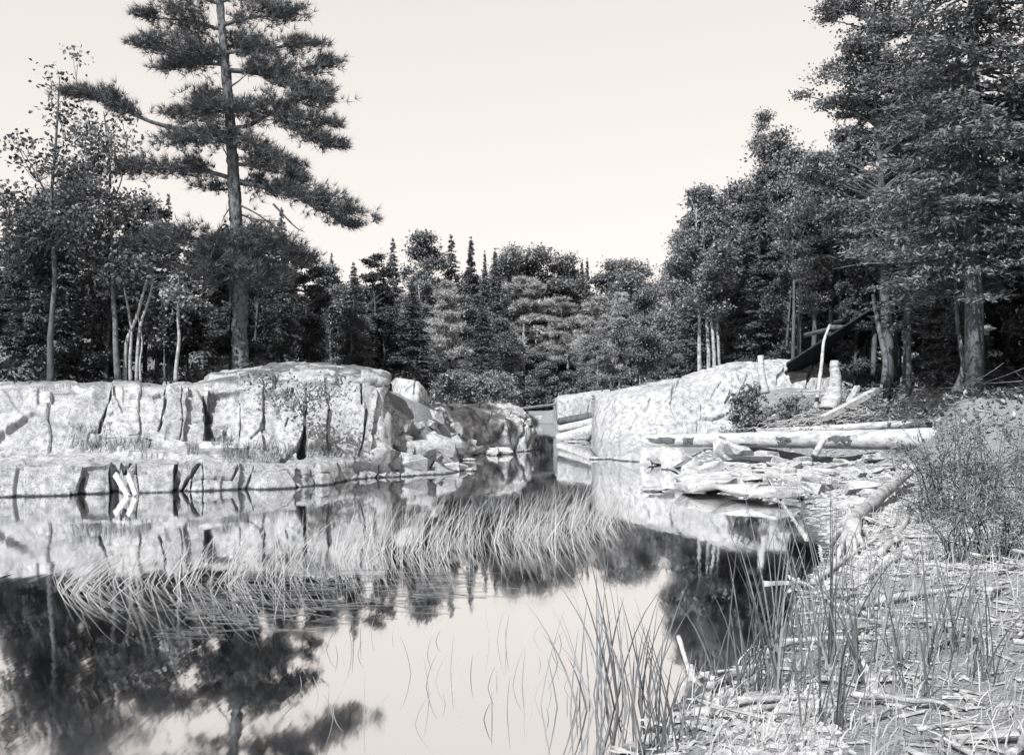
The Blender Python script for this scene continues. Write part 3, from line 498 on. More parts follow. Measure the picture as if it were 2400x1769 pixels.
# ------------------------------------------------------------------ the big white pine on the left rock
def big_pine():
    rs = np.random.RandomState(77); Y = 26.2; E = empty('pine_tree', at(564, 866, Y) - Vector((0, 0, .15))); O = np.array(E.location)
    tag(E, 'tall white pine with spreading needle pads standing on the left rock', 'pine tree')
    tp = [(566, 880, .34), (565, 862, .27), (564, 835, .225), (561, 780, .205), (565, 720, .20), (562, 660, .19), (556, 560, .175), (551, 480, .165), (546, 380, .155), (540, 300, .145), (532, 200, .135), (523, 100, .12), (515, 0, .10), (508, -120, .07), (503, -230, .03)]
    P = spline([np.array(at(a, b, Y)) - O for a, b, c in tp], 260); R = np.interp(np.linspace(0, 1, 260), np.linspace(0, 1, len(tp)), [c for *_, c in tp])
    put(MB(), tube(P[:2], R[:2])); V_, Q_, T_ = tube(P, R, 30, True, .07, 3); ax_ = np.vstack([np.repeat(P, 30, 0), P[:1], P[-1:]]); rd_ = V_ - ax_; k_ = cells(V_, .085, 12, 2.6); V_ = ax_ + rd_ * (1 + .10 * k_[0] - .16 * np.clip(1 - k_[1] / .02, 0, 1))[:, None]; m = put(MB(), (V_, Q_, T_))
    for k in range(5):
        a = rs.rand() * 6.28; put(m, tube(spline([P[6], P[3] + np.array([math.cos(a) * .3, math.sin(a) * .3, -.02]), P[0] + np.array([math.cos(a) * .75, math.sin(a) * .6, -.12])], 7), np.linspace(.14, .03, 7), 7, False, .1, k))
    m.build('trunk', M['bark_pine'], E, True)
    pads = [  # path of the limb (photograph px, py, metres towards the camera), half thickness px, half depth m, first needles at, tufts
        ([(526, 138, 0), (495, 130, .2), (420, 118, .5), (318, 108, .8)], 26, .7, .22, 330), ([(528, 152, 0), (470, 150, -.2), (430, 156, -.3), (380, 165, -.2)], 18, .5, .3, 170),
        ([(525, 125, 0), (570, 118, .4), (640, 112, .6), (742, 106, .5)], 18, .6, .25, 240), ([(530, 165, 0), (590, 166, 0), (670, 172, .1), (786, 150, .2)], 27, .6, .3, 380), ([(530, 165, 0), (610, 175, -.3), (680, 198, -.2), (760, 205, -.1)], 13, .4, .45, 130),
        ([(542, 318, 0), (405, 300, .5), (320, 272, .7), (250, 235, .8), (150, 222, .9)], 22, .55, .5, 300), ([(536, 262, 0), (490, 262, .6), (405, 270, .9)], 24, .6, .1, 230), ([(536, 262, 0), (580, 262, .6), (625, 272, .7)], 22, .5, .1, 190),
        ([(544, 302, 0), (590, 292, 0), (640, 262, .1), (705, 232, .2), (786, 238, .3)], 36, .75, .38, 480), ([(640, 262, .1), (690, 300, .2), (745, 326, .3), (798, 348, .3)], 17, .4, .2, 170), ([(640, 262, .1), (690, 275, .2), (745, 285, .3), (790, 300, .3)], 15, .4, .3, 120),
        ([(545, 332, 0), (500, 318, .6), (440, 328, .8), (382, 346, .9)], 24, .65, .05, 300), ([(549, 345, 0), (560, 330, .8), (575, 340, 1.0)], 20, .4, .1, 90), ([(550, 308, 0), (585, 332, 0), (625, 366, .1), (692, 392, .2)], 16, .4, .35, 170),
        ([(549, 420, 0), (485, 402, .4), (420, 394, .7), (340, 396, .9), (252, 402, 1.1)], 20, .6, .22, 330), ([(555, 385, 0), (600, 390, .3), (650, 402, .4), (706, 428, .5)], 24, .6, .15, 300), ([(557, 430, 0), (600, 436, -.3), (650, 444, -.4), (695, 456, -.3)], 20, .5, .1, 200),
        ([(556, 424, 0), (625, 440, .2), (700, 462, .4), (780, 482, .5), (864, 524, .6)], 23, .65, .3, 420), ([(700, 462, .4), (750, 492, .3), (800, 515, .3), (838, 535, .3)], 12, .35, .3, 120),
        ([(556, 575, 0), (480, 560, .9), (400, 563, 1.1), (300, 578, 1.2)], 22, .6, .2, 300), ([(556, 575, 0), (600, 572, .9), (660, 585, 1.0), (722, 622, 1.0)], 33, .7, .05, 420), ([(558, 590, 0), (520, 580, 1.0), (485, 596, 1.2)], 26, .5, .1, 180),
        ([(560, 640, 0), (500, 642, 1.0), (436, 652, 1.3)], 22, .55, .1, 220), ([(560, 640, 0), (600, 640, 1.0), (648, 664, 1.2)], 24, .55, .05, 220), ([(558, 600, 0), (555, 615, 1.2), (560, 640, 1.5)], 22, .5, .2, 120), ([(562, 650, 0), (610, 660, -.6), (690, 650, -.9)], 22, .5, .2, 160),
        ([(520, 70, 0), (440, 50, .3), (330, 40, .5)], 24, .6, .2, 260), ([(519, 60, 0), (600, 40, .3), (720, 35, .5)], 24, .6, .2, 280), ([(515, 10, 0), (430, -20, .2), (350, -30, .3)], 22, .6, .2, 220), ([(515, 5, 0), (600, -20, .2), (690, -40, .3)], 22, .6, .2, 220),
        ([(510, -60, 0), (450, -85, .2), (400, -95, .2)], 22, .5, .1, 170), ([(510, -60, 0), (570, -90, .2), (630, -100, .2)], 22, .5, .1, 170), ([(507, -130, 0), (470, -150, .1), (440, -160, .1)], 18, .4, .1, 110), ([(507, -130, 0), (545, -155, .1), (575, -160, .1)], 18, .4, .1, 110), ([(504, -190, 0), (500, -225, .1), (502, -250, .1)], 18, .3, .1, 90),
        ([(523, 105, 0), (560, 112, -.9), (600, 100, -1.5)], 22, .5, .2, 130), ([(535, 230, 0), (500, 232, -.8), (460, 240, -1.3)], 18, .5, .3, 110), ([(550, 440, 0), (520, 445, -.7), (470, 440, -1.2)], 14, .4, .4, 70)]
    for path, th, dep, t0, n in pads:
        c = spline([np.array(at(a, b, Y - d)) - O for a, b, d in path], 14); u = np.linspace(0, 1, 14); s = Y / F; n = int(n * 1.7)
        L = np.linalg.norm(c[-1] - c[0]); br = put(MB(), tube(c, np.linspace(.03 + .012 * L, .008, 14), 6, False, .1, n)).build('branch', M['bark'], E, True)
        t = t0 + (1 - t0) * rs.rand(n) ** .85; q = np.stack([np.interp(t, u, c[:, k]) for k in range(3)], 1); e = np.clip((1.06 - t) * 3.0, .25, 1) * np.clip((t - t0) * 5 + .35, .3, 1)
        lump = 1 + .5 * vnoise(q * 3.1, 5); g = rs.normal(size=(n, 3)); off = g * np.c_[np.full(n, .16), dep * .55 * e, th * s * .62 * e * lump]; off[:, 2] += th * s * .22
        q2 = q + off; keep = vnoise(q2 * np.array([2.6, 2.0, 3.4]), 8) > -.28; q2 = q2[keep]; o2 = off[keep]
        d = unit(c[-1] - c[0]); ax = d * .5 + np.array([0, -.1, .55]) + o2 * .7 + rs.normal(size=q2.shape) * .25; nb = MB().add(*tufts(q2, ax, .23, .0085, 13, rs, .58))
        for j in rs.choice(len(q2), min(len(q2), n // 6), False):
            k = int(np.argmin(((c - q2[j]) ** 2).sum(1))); k = max(0, k - 2); put(nb, tube(np.array([c[k], (c[k] + q2[j]) / 2 + [0, 0, -.02], q2[j]]), [.008, .006, .004], 3, False))
        nb.build('needles', M['pine'], br)
    for path in ([(556, 478, 0), (600, 500, .2), (637, 526, .3), (668, 546, .3)], [(556, 500, 0), (600, 515, -.2), (660, 518, -.2)], [(557, 530, 0), (600, 540, .1), (650, 548, .1), (712, 560, .1)], [(552, 405, 0), (530, 360, .1), (520, 340, .1)], [(553, 470, 0), (530, 500, .2), (520, 520, .2)], [(537, 205, 0), (560, 190, .2), (590, 165, .2)], [(640, 478, .4), (690, 530, .3), (715, 545, .3)], [(534, 215, 0), (515, 208, .1), (508, 212, .1)]):
        c = spline([np.array(at(a, b, Y - d)) - O for a, b, d in path], 12); mb = put(MB(), tube(c, np.linspace(.032, .006, 12), 5, False, .15, 4))
        for k in range(4):
            i = rs.randint(4, 11); put(mb, tube(np.array([c[i], c[i] + rs.normal(size=3) * .12 + (c[i] - c[i - 1]) * 1.2]), [.008, .003], 3, False))
        mb.build('bare_branch', M['bark'], E, True)
big_pine()

# ------------------------------------------------------------------ tree kinds (unit size, scaled where they stand)
proto('spruceA', ('bark', 'spruce'), conifer(12, 2.4, 11, .06, 56, 7, 9, .26, .34, .13, .85))
proto('spruceB', ('bark', 'spruce'), conifer(12, 1.9, 12, .10, 54, 6, 8, .24, .42, .11, .95))
proto('spruceC', ('bark', 'spruce'), conifer(12, 2.0, 13, .16, 60, 7, 8, .3, .3, .11, 1.1, .12))
proto('firA', ('bark_grey', 'fir'), conifer(12, 2.6, 14, .22, 38, 6, 13, .17, .22, .14, .5, .15, .10, 4, .25))
proto('firB', ('bark_grey', 'fir'), conifer(12, 2.2, 15, .30, 34, 6, 12, .17, .34, .15, .55, .2, .16, 4, .3))
proto('leafA', ('bark_grey', 'leaf'), broadleaf(10, .24, 2.3, 21, 'tall', 190, 140, .16, .11, nlob=18))
proto('leafB', ('bark_grey', 'leaf'), broadleaf(10, .3, 2.6, 22, 'oval', 190, 140, .16, .12, nlob=18))
proto('leafC', ('bark_pale', 'leaf_pale'), broadleaf(8, .25, 1.7, 23, 'tall', 120, 110, .15, .07, clump=.8))
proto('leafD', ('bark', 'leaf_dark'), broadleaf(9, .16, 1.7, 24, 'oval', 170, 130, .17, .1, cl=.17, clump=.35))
proto('birch', ('bark_pale', 'leaf'), broadleaf(11, .42, 1.7, 25, 'tall', 90, 90, .13, .075, clump=.9, cl=.18))
proto('pineA', ('bark_pale', 'pine_pale'), plate_pine(10, 2.5, 31, .28, 12, 6, .36, .024, 11, .12, 30))
proto('pineB', ('bark_pale', 'pine_pale'), plate_pine(10, 2.2, 32, .38, 10, 6, .36, .024, 11, .12, 30))
proto('shrub', ('bark_grey', 'leaf'), broadleaf(1.6, .08, .9, 41, 'dome', 60, 60, .09, .02, stems=[(-.1, 0, 1), (.12, .05, .8), (0, -.1, .9)]))
proto('shrub_pale', ('bark_pale', 'leaf_pale'), broadleaf(1.6, .08, .9, 42, 'dome', 60, 60, .09, .02, stems=[(-.1, 0, 1), (.12, .05, .8)]))
SP = {'spruceA': 'spruce', 'spruceB': 'narrow spruce', 'spruceC': 'slim spruce', 'firA': 'fir', 'firB': 'drooping fir', 'leafA': 'leafy tree', 'leafB': 'round leafy tree', 'leafC': 'pale leafy tree', 'leafD': 'dark leafy tree', 'birch': 'slender tree', 'pineA': 'tiered pine', 'pineB': 'pale pine'}
def where(x, y, table):                    # which landmark of the view a tree stands by
    px = 1200 + F * x / y
    return next(t for lim, t in table if px < lim)
LEFT_T = [(160, 'at the far left edge of the forest'), (290, 'behind the slender tree at the far left'), (350, 'behind the clump of curving stems'), (480, 'behind the white-barked sapling'), (640, 'in the shade behind the big pine trunk'), (9999, 'just right of the big pine trunk')]
RIGHT_T = [(1720, 'behind the maple with pale trunks'), (1850, 'behind the spindly tree of the right forest'), (1990, 'in the dark behind the lean-to'), (2120, 'right of the lean-to in the shade'), (2260, 'left of the thick right-hand trunk'), (9999, 'at the far right edge of the forest')]
FAR_T = [(800, 'right of the big pine'), (900, 'behind the dark oval tree'), (960, 'below the black pointed spruce'), (1030, 'below the tall round-topped tree'), (1090, 'behind the pale forked pine'), (1150, 'below the highest spruce spire'), (1220, 'left of the wide dome crown'), (1300, 'below the wide dome crown'), (1390, 'below the three short spruce tips'), (1480, 'behind the flat-tiered pale pine'), (9999, 'left of the right-hand maple')]
def stand(name, key, px, top, Y, label, group=None, h0=None, rz=None, wide=1.0, dz=0.0):
    x = (px - 1200) / F * Y; z = gz(x, Y) + dz; h = CH - (top - HOR) / F * Y - z; H = {'s': 12, 'f': 12, 'l': 10, 'b': 11, 'p': 10}[key[0]] if key not in ('leafC', 'leafD', 'shrub', 'shrub_pale') else {'leafC': 8, 'leafD': 9, 'shrub': 1.6, 'shrub_pale': 1.6}[key]
    k = h / H; return tree(name, key, x, Y, label, 'shrub' if 'shrub' in key else 'tree', k, rz if rz is not None else (px * 1.7) % 6.28, group, z, wide / 1.0)
# far bank: the skyline from left to right
SK = [('spruce_tree', 'spruceB', 777, 588, 62, 'grey pointed spruce just right of the big pine on the skyline', 1.15), ('cedar_tree', 'leafD', 884, 585, 44, 'dark oval tree on a thin black trunk above the end of the pine cliff', 1.0),
      ('spruce_tree', 'spruceA', 921, 556, 66, 'black pointed spruce peeking over the dark oval tree', .8), ('broadleaf_tree', 'leafA', 996, 546, 74, 'tall round-topped tree just left of the skyline spruces', .9), ('spruce_tree', 'spruceA', 1058, 549, 76, 'bushy conifer on the skyline left of the thin spruce spire', .85),
      ('spruce_tree', 'spruceC', 1104, 552, 84, 'thin dark spruce spire standing highest in the middle of the skyline', .9), ('spruce_tree', 'spruceC', 1136, 584, 92, 'small needle-thin spruce tip right of the tall spire', .6), ('spruce_tree', 'spruceC', 1160, 579, 92, 'sparse layered spruce tip in the skyline gap', .8),
      ('broadleaf_tree', 'leafB', 1197, 584, 96, 'pointed leafy crown left of the two skyline domes', .8), ('broadleaf_tree', 'leafB', 1256, 586, 98, 'wide dome-shaped crown in the middle of the skyline', 1.15), ('broadleaf_tree', 'leafB', 1318, 604, 100, 'smaller round dome crown right of the wide one', .9),
      ('spruce_tree', 'spruceC', 1344, 612, 104, 'leftmost of three short spruce tips right of the domes', .7), ('spruce_tree', 'spruceC', 1364, 606, 104, 'middle one of three short spruce tips right of the domes', .7), ('spruce_tree', 'spruceC', 1376, 602, 104, 'rightmost of three short spruce tips right of the domes', .7),
      ('broadleaf_tree', 'leafA', 1433, 612, 96, 'rounded crown on the skyline left of the right-hand forest', 1.1), ('broadleaf_tree', 'leafB', 1490, 616, 92, 'dome crown against the sky beside the right-hand maple', 1.1)]
for nm, key, px, top, Y, lab, wd in SK: stand(nm, key, px, top, Y, lab, None, wide=wd)
# trees along the far shore, in front of them
FS = [('pine_tree', 'pineA', 1050, 655, 52, 'pale layered young pine with a forked white trunk left of the flume', 1.0, .4), ('pine_tree', 'pineB', 1228, 640, 93, 'pale feathery pine rising behind the flume water', 1.3, 1.0), ('pine_tree', 'pineB', 1334, 690, 90.5, 'pale pine with a long bare white trunk right of the flume', 1.2, 2.2),
      ('pine_tree', 'pineA', 1452, 680, 66, 'flat-tiered pale pine in front of the right skyline crowns', .9, 3.0), ('spruce_tree', 'spruceA', 1130, 690, 57, 'black spruce filling the dark hollow left of the flume', 1.25, .8), ('broadleaf_tree', 'leafC', 1190, 770, 91, 'light bushy tree low behind the flume pole', 1.5, 1.0), ('broadleaf_tree', 'leafC', 1268, 800, 91, 'pale spreading tree low behind the flume water', 1.5, 2.1),
      ('broadleaf_tree', 'leafC', 1395, 770, 72, 'light leafy tree above the left end of the right rock', 1.2, .3), ('broadleaf_tree', 'leafC', 766, 690, 40, 'bright leafy young tree right of the pine trunk', 1.1, 1.4), ('broadleaf_tree', 'leafC', 820, 700, 47, 'pale leafy tree half hidden behind the dark oval tree', 1.1, 3.2),
      ('broadleaf_tree', 'birch', 985, 640, 56, 'slender tree with white stems behind the shrubs left of the flume', 1.3, .6), ('spruce_tree', 'spruceB', 690, 632, 38, 'dark drooping spruce close behind the big pine', 1.2, 1.0), ('broadleaf_tree', 'leafA', 1085, 690, 72, 'grey leafy crown between the pale forked pine and the black spruce', 1.0, 2.0),
      ('spruce_tree', 'spruceA', 1386, 760, 84, 'dark small spruce in the hollow behind the bare white trunk', 1.1, .5), ('broadleaf_tree', 'birch', 1500, 730, 60, 'thin young tree above the middle of the right rock', 1.1, .5)]
for nm, key, px, top, Y, lab, wd, rz in FS: stand(nm, key, px, top, Y, lab, None, rz=rz, wide=wd)
rs = np.random.RandomState(5)
GR = 'forest trees filling the far bank'; GL = 'tree in the closed forest ranks behind the far bank'
for i in range(46):
    px = 700 + 860 * (i + rs.rand()) / 46; Y = rs.uniform(98, 128); top = np.interp(px, [700, 900, 1100, 1300, 1560], [680, 655, 640, 665, 665]) + rs.uniform(0, 60)
    stand('forest_tree', ['leafA', 'leafB', 'spruceB', 'leafA', 'leafB'][i % 5], px, top, Y, SP[['leafA', 'leafB', 'spruceB', 'leafA', 'leafB'][i % 5]] + ' in the rear far forest ' + where(px - 1200, F, FAR_T), GR, wide=1.1)
for i in range(26):
    px = rs.uniform(690, 1180); Y = rs.uniform(58, 90); stand('forest_tree', ['leafA', 'spruceA', 'leafB', 'spruceB', 'leafA'][i % 5], px, rs.uniform(680, 790), Y, SP[['leafA', 'spruceA', 'leafB', 'spruceB', 'leafA'][i % 5]] + ' in the middle far forest ' + where(px - 1200, F, FAR_T), 'forest trees left of the flume', wide=1.15)
for i in range(14):
    px = rs.uniform(1350, 1620); Y = rs.uniform(62, 92); stand('forest_tree', ['leafA', 'leafC', 'spruceA', 'leafB', 'pineB'][i % 5], px, rs.uniform(690, 800), Y, SP[['leafA', 'leafC', 'spruceA', 'leafB', 'pineB'][i % 5]] + ' in the middle far forest ' + where(px - 1200, F, FAR_T), 'forest trees right of the flume', wide=1.15)
for i in range(26):
    px = rs.uniform(720, 1190); Y = rs.uniform(36, 54); x = (px - 1200) / F * Y
    if float(shore_dist([(x, Y)])[0]) < .6: continue
    tree('shrub', ['shrub', 'shrub', 'shrub_pale', 'shrub'][i % 4], x, Y, 'low leafy shrub on the bank between the pine cliff and the flume', 'shrub', rs.uniform(.6, 1.25), rs.rand() * 6, 'shrubs left of the flume')
for i in range(16):
    px = rs.uniform(1170, 1345); Y = rs.uniform(89.5, 94); tree('shrub', ['shrub', 'shrub_pale'][i % 2], (px - 1200) / F * Y, Y, 'low leafy shrub at the water edge behind the flume pole', 'shrub', rs.uniform(1.4, 2.6), rs.rand() * 6, 'shrubs behind the flume')

# ------------------------------------------------------------------ left forest edge
def stems(name, label, base, Y, lines, mat, cat='tree', leaves=None, seed=1, lf=.12, lm='leaf'):
    rs = np.random.RandomState(seed); O = np.array(at(base[0], base[1], Y)) - np.array([0, 0, .1]); E = empty(name, O); tag(E, label, cat)
    for pts, r0, r1 in lines:
        c = spline([np.array(at(p[0], p[1], Y - (p[2] if len(p) > 2 else 0))) - O for p in pts], 20); put(MB(), tube(c[:2], .1)); m = put(MB(), tube(c, np.linspace(r0, r1, 20), 8, True, .14, seed)); m.build('trunk', M[mat], E, True)
    if leaves:
        cr = MB(); tk = MB()
        for (cx, cy, rx, ry, dep, n) in leaves:
            k = max(4, n // 45); P = np.stack([np.array(at(cx + rx * a, cy + ry * b, Y - dep * d)) - O for a, b, d in rs.uniform(-1, 1, (k, 3)) * .8]); i = rs.randint(k, size=n)
            cr.add(*leafq(P[i] + rs.normal(size=(n, 3)) * np.array([.22, .22, .12]), lf, rs, .45, .6))
            c0 = P.mean(0) - np.array([0, 0, ry / F * Y * .9])
            for p in P: put(tk, tube(spline([c0, (c0 + p) / 2 + rs.normal(size=3) * .08, p], 5), np.linspace(.016, .004, 5), 3, False))
        tk.build('twigs', M['bark_grey'], E, True); cr.build('crown', M[lm], E)
    return E
stems('birch_tree', 'tall slender tree with sparse leaves at the far left, grey trunk', (277, 897), 25.4, [([(278, 899), (272, 830), (270, 760), (264, 674), (263, 567), (258, 450), (257, 381), (248, 300), (243, 262)], .085, .012), ([(262, 480), (285, 420), (296, 350), (288, 290)], .02, .006), ([(258, 400), (225, 370), (190, 335), (165, 320)], .018, .006)], 'bark_grey',
      leaves=[(215, 350, 55, 60, .8, 620), (200, 430, 60, 50, 1, 1000), (180, 480, 60, 40, 1.2, 900), (255, 310, 40, 50, .6, 260), (300, 340, 26, 40, .5, 170), (230, 500, 80, 60, 1, 1100), (185, 180, 30, 70, .8, 90), (300, 480, 50, 40, .8, 420), (180, 290, 36, 40, .8, 160)], seed=3)
stems('birch_tree', 'tall leafy tree at the left margin beside the slender one', (120, 905), 24.6, [([(120, 905), (118, 800), (128, 650), (120, 480), (132, 320), (140, 180)], .09, .012), ([(124, 560), (160, 480), (190, 430)], .03, .008), ([(121, 480), (80, 400), (50, 350)], .03, .008)], 'bark', leaves=[(170, 420, 60, 60, 1, 450), (90, 380, 70, 70, 1, 420), (120, 520, 90, 60, 1.2, 1500), (60, 560, 70, 60, 1.2, 1200), (150, 280, 50, 60, .9, 160), (120, 200, 50, 60, .8, 80), (40, 460, 60, 60, 1, 500)], seed=8, lm='leaf_dark')
stems('maple_tree', 'clump of curving pale stems beside the slender tree on the left', (300, 897), 25.6, [([(292, 900), (293, 860), (297, 800), (320, 745), (335, 690), (348, 650), (372, 612), (420, 586)], .06, .02), ([(306, 900), (305, 840), (308, 780), (300, 720), (290, 670), (284, 600)], .05, .015), ([(320, 900), (322, 830), (330, 760), (345, 715), (357, 670), (360, 620), (365, 590)], .05, .014), ([(350, 665), (375, 648), (415, 655)], .02, .006), ([(358, 675), (385, 668), (408, 660)], .018, .006), ([(330, 900), (328, 850), (333, 800), (322, 735)], .035, .014)], 'bark_pale',
      leaves=[(300, 610, 60, 40, .9, 900), (240, 600, 60, 45, .9, 700), (370, 620, 45, 30, .7, 420), (200, 560, 50, 50, .9, 800), (270, 660, 60, 30, .8, 600)], seed=4)
stems('birch_sapling', 'white-barked sapling leaning left of the pine trunk', (412, 897), 25.0, [([(411, 899), (414, 850), (420, 795), (417, 745), (420, 690), (418, 640)], .055, .02), ([(418, 700), (400, 680), (385, 672)], .014, .005)], 'bark_pale', leaves=[(420, 705, 40, 30, .6, 380), (400, 660, 30, 30, .6, 260)], seed=5)
stems('sapling', 'thin grey sapling in the shade between the stem clump and the white sapling', (384, 897), 26.0, [([(386, 899), (385, 840), (384, 770), (386, 700)], .028, .012)], 'bark_grey', leaves=[(370, 800, 30, 20, .5, 160), (384, 760, 26, 24, .5, 160)], seed=6)
LF = [('firB', -10.3, 28.5, .46), ('spruceA', -12.6, 27.5, .5), ('leafD', -8.3, 29.0, .52), ('spruceB', -7.4, 31.5, .42), ('leafD', -11.6, 31, .64), ('spruceA', -9.2, 33, .46), ('leafD', -6.3, 30.5, .46), ('spruceA', -5.4, 33.5, .40), ('leafD', -14.5, 30, .6), ('leafD', -12.2, 25.8, .5), ('spruceB', -13.8, 24.2, .42), ('leafD', -9.4, 26.9, .44), ('spruceA', -10.8, 37, .46), ('leafA', -6.9, 37, .5), ('spruceB', -14, 40, .55), ('leafB', -17, 36, .55), ('leafB', -18, 25, .5), ('leafA', -17, 21.5, .5), ('spruceA', -22, 24, .5), ('leafB', -23, 31, .6), ('spruceA', -20, 19.5, .5), ('leafD', -15.5, 21.8, .5), ('leafD', -7.3, 27.9, .42), ('leafD', -11.0, 26.6, .48), ('leafD', -13.2, 34, .55), ('spruceA', -12.0, 29.4, .42), ('leafD', -5.0, 30.6, .34), ('leafD', -8.6, 35.6, .5), ('leafD', -15.2, 27.2, .4), ('leafD', -16.8, 29.2, .42), ('leafD', -14.2, 26.4, .34), ('spruceA', -15.8, 31.5, .36), ('leafD', -10.0, 30.2, .45), ('leafD', -13.0, 28.8, .45)]  # trees past the left frame edge are unseen, added to shade the forest
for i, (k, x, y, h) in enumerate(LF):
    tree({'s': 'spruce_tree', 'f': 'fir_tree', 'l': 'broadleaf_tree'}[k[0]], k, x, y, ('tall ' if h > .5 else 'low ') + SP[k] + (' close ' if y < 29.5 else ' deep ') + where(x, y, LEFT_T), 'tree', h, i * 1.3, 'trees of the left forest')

# ------------------------------------------------------------------ right forest
proto('maple', ('bark_pale', 'leaf'), broadleaf(8.2, .42, 1.75, 61, 'oval', 230, 230, .105, .085, (-.25, 0), .7, .16, stems=[(-.25, 0, 1), (.1, .1, .95), (.3, -.1, .9), (.62, .1, .8)], clump=.5, nlob=22))
stand_h = lambda px, top, Y: (CH - (top - HOR) / F * Y - gz((px - 1200) / F * Y, Y))
def at_tree(name, key, H, px, top, Y, label, rz=0., wide=1.0, cat='tree'):
    x = (px - 1200) / F * Y; return tree(name, key, x, Y, label, cat, stand_h(px, top, Y) / H, rz, None, None, wide)
at_tree('maple_tree', 'maple', 8.2, 1655, 437, 37, 'leafy maple with three pale trunks behind the right rock', 0.0, 1.0)
proto('maple2', ('bark_grey', 'leaf'), broadleaf(9, .3, 1.9, 62, 'oval', 200, 230, .105, .1, (.2, 0), .6, .17, clump=.6, nlob=20))
at_tree('maple_tree', 'maple2', 9, 1745, 420, 40.5, 'round-crowned leafy tree between the maple and the tall spindly one', .5, 1.05)
proto('spindly', ('bark_grey', 'leaf'), broadleaf(13, .35, 1.25, 63, 'spire', 120, 190, .10, .08, (-.5, 0), .6, .26, clump=.9, nlob=16))
at_tree('broadleaf_tree', 'spindly', 13, 1806, 258, 43, 'tall spindly tree with a bent feathery top in the right forest', .3, 1.0)
proto('bigleaf', ('bark', 'leaf'), broadleaf(14.5, .3, 2.6, 64, 'oval', 260, 240, .095, .15, (-.5, 0), .45, .13, clump=.8, nlob=30))
at_tree('broadleaf_tree', 'bigleaf', 14.5, 2085, -130, 29.5, 'tall leafy tree reaching past the top at the right', .9, 1.15)
proto('leafR', ('bark', 'leaf'), broadleaf(12, .3, 2.2, 65, 'oval', 240, 220, .10, .13, (0, 0), .45, .14, clump=.7, nlob=26))
at_tree('broadleaf_tree', 'leafR', 12, 1905, 330, 33, 'dark leafy tree standing over the lean-to boards', 2.0, .95)
at_tree('broadleaf_tree', 'leafR', 12, 2190, 60, 32, 'broad dark leafy crown behind the thick right-hand spruce', 3.4, 1.15)
at_tree('broadleaf_tree', 'leafR', 12, 1965, 345, 36, 'leafy crown between the spindly tree and the tall right-hand one', 5.0, 1.0)
at_tree('broadleaf_tree', 'maple2', 9, 1850, 470, 38, 'rounded leafy crown below the spindly tree', 2.5, 1.0)
at_tree('fir_tree', 'firA', 12, 1985, 470, 35, 'fir with pale-tipped tiers of sprays above the lean-to', .4, 1.0)
at_tree('fir_tree', 'firB', 12, 2130, 380, 27.2, 'fir with drooping sprays left of the thick right-hand trunk', 1.9, 1.0)
proto('hemlock', ('bark', 'fir'), conifer(16, 2.9, 66, .18, 60, 7, 18, .15, .3, .21, .45, .12, .12, 5, .1))
E = tree('spruce_tree', 'hemlock', 10.75, 22.8, 'thick-trunked spruce at the right edge with drooping boughs', 'tree', 1.0, .7)
stems('spruce_tree', 'thin curved trunk close left of the thick right-hand spruce', (2240, 905), 23.4, [([(2236, 918), (2252, 888), (2258, 850), (2250, 800), (2243, 740), (2240, 640), (2244, 480), (2250, 330)], .075, .03)], 'bark_grey', seed=12)
stems('dead_birch', 'peeling pale trunk stump with a jagged top beside the lean-to', (2066, 895), 27.0, [([(2070, 900), (2076, 850), (2070, 812), (2064, 790), (2056, 750), (2050, 715), (2047, 690)], .09, .05), ([(2066, 800), (2076, 780), (2082, 760)], .03, .02)], 'bark_grey', seed=13)
for i, (px, y0, y1, Y, r) in enumerate(((1858, 842, 500, 33, .06), (1872, 842, 480, 33.6, .07), (1945, 850, 430, 33, .09), (1966, 850, 450, 34, .10), (1998, 850, 420, 32.5, .11), (2014, 852, 430, 33.2, .11), (2030, 852, 450, 32.2, .10), (2122, 880, 500, 28.5, .09), (2160, 890, 450, 30, .11), (2100, 880, 480, 31, .1))):
    stems('fir_tree', ['thin dark trunk pair left of the lean-to in the right forest', 'dark straight trunk in the right forest behind the lean-to', 'dim trunk in the deep shade right of the lean-to'][0 if i < 2 else 1 if i < 7 else 2], (px, y0), Y, [([(px, y0 + 20), (px + 3, (y0 + y1) / 2), (px - 2, y1)], r, r * .5)], 'bark', seed=20 + i, leaves=[(px, y1 + 40, 60, 60, 1, 500)], lm='leaf_dark')['group'] = ['thin trunks left of the lean-to', 'trunks behind the lean-to', 'trunks right of the lean-to'][0 if i < 2 else 1 if i < 7 else 2]
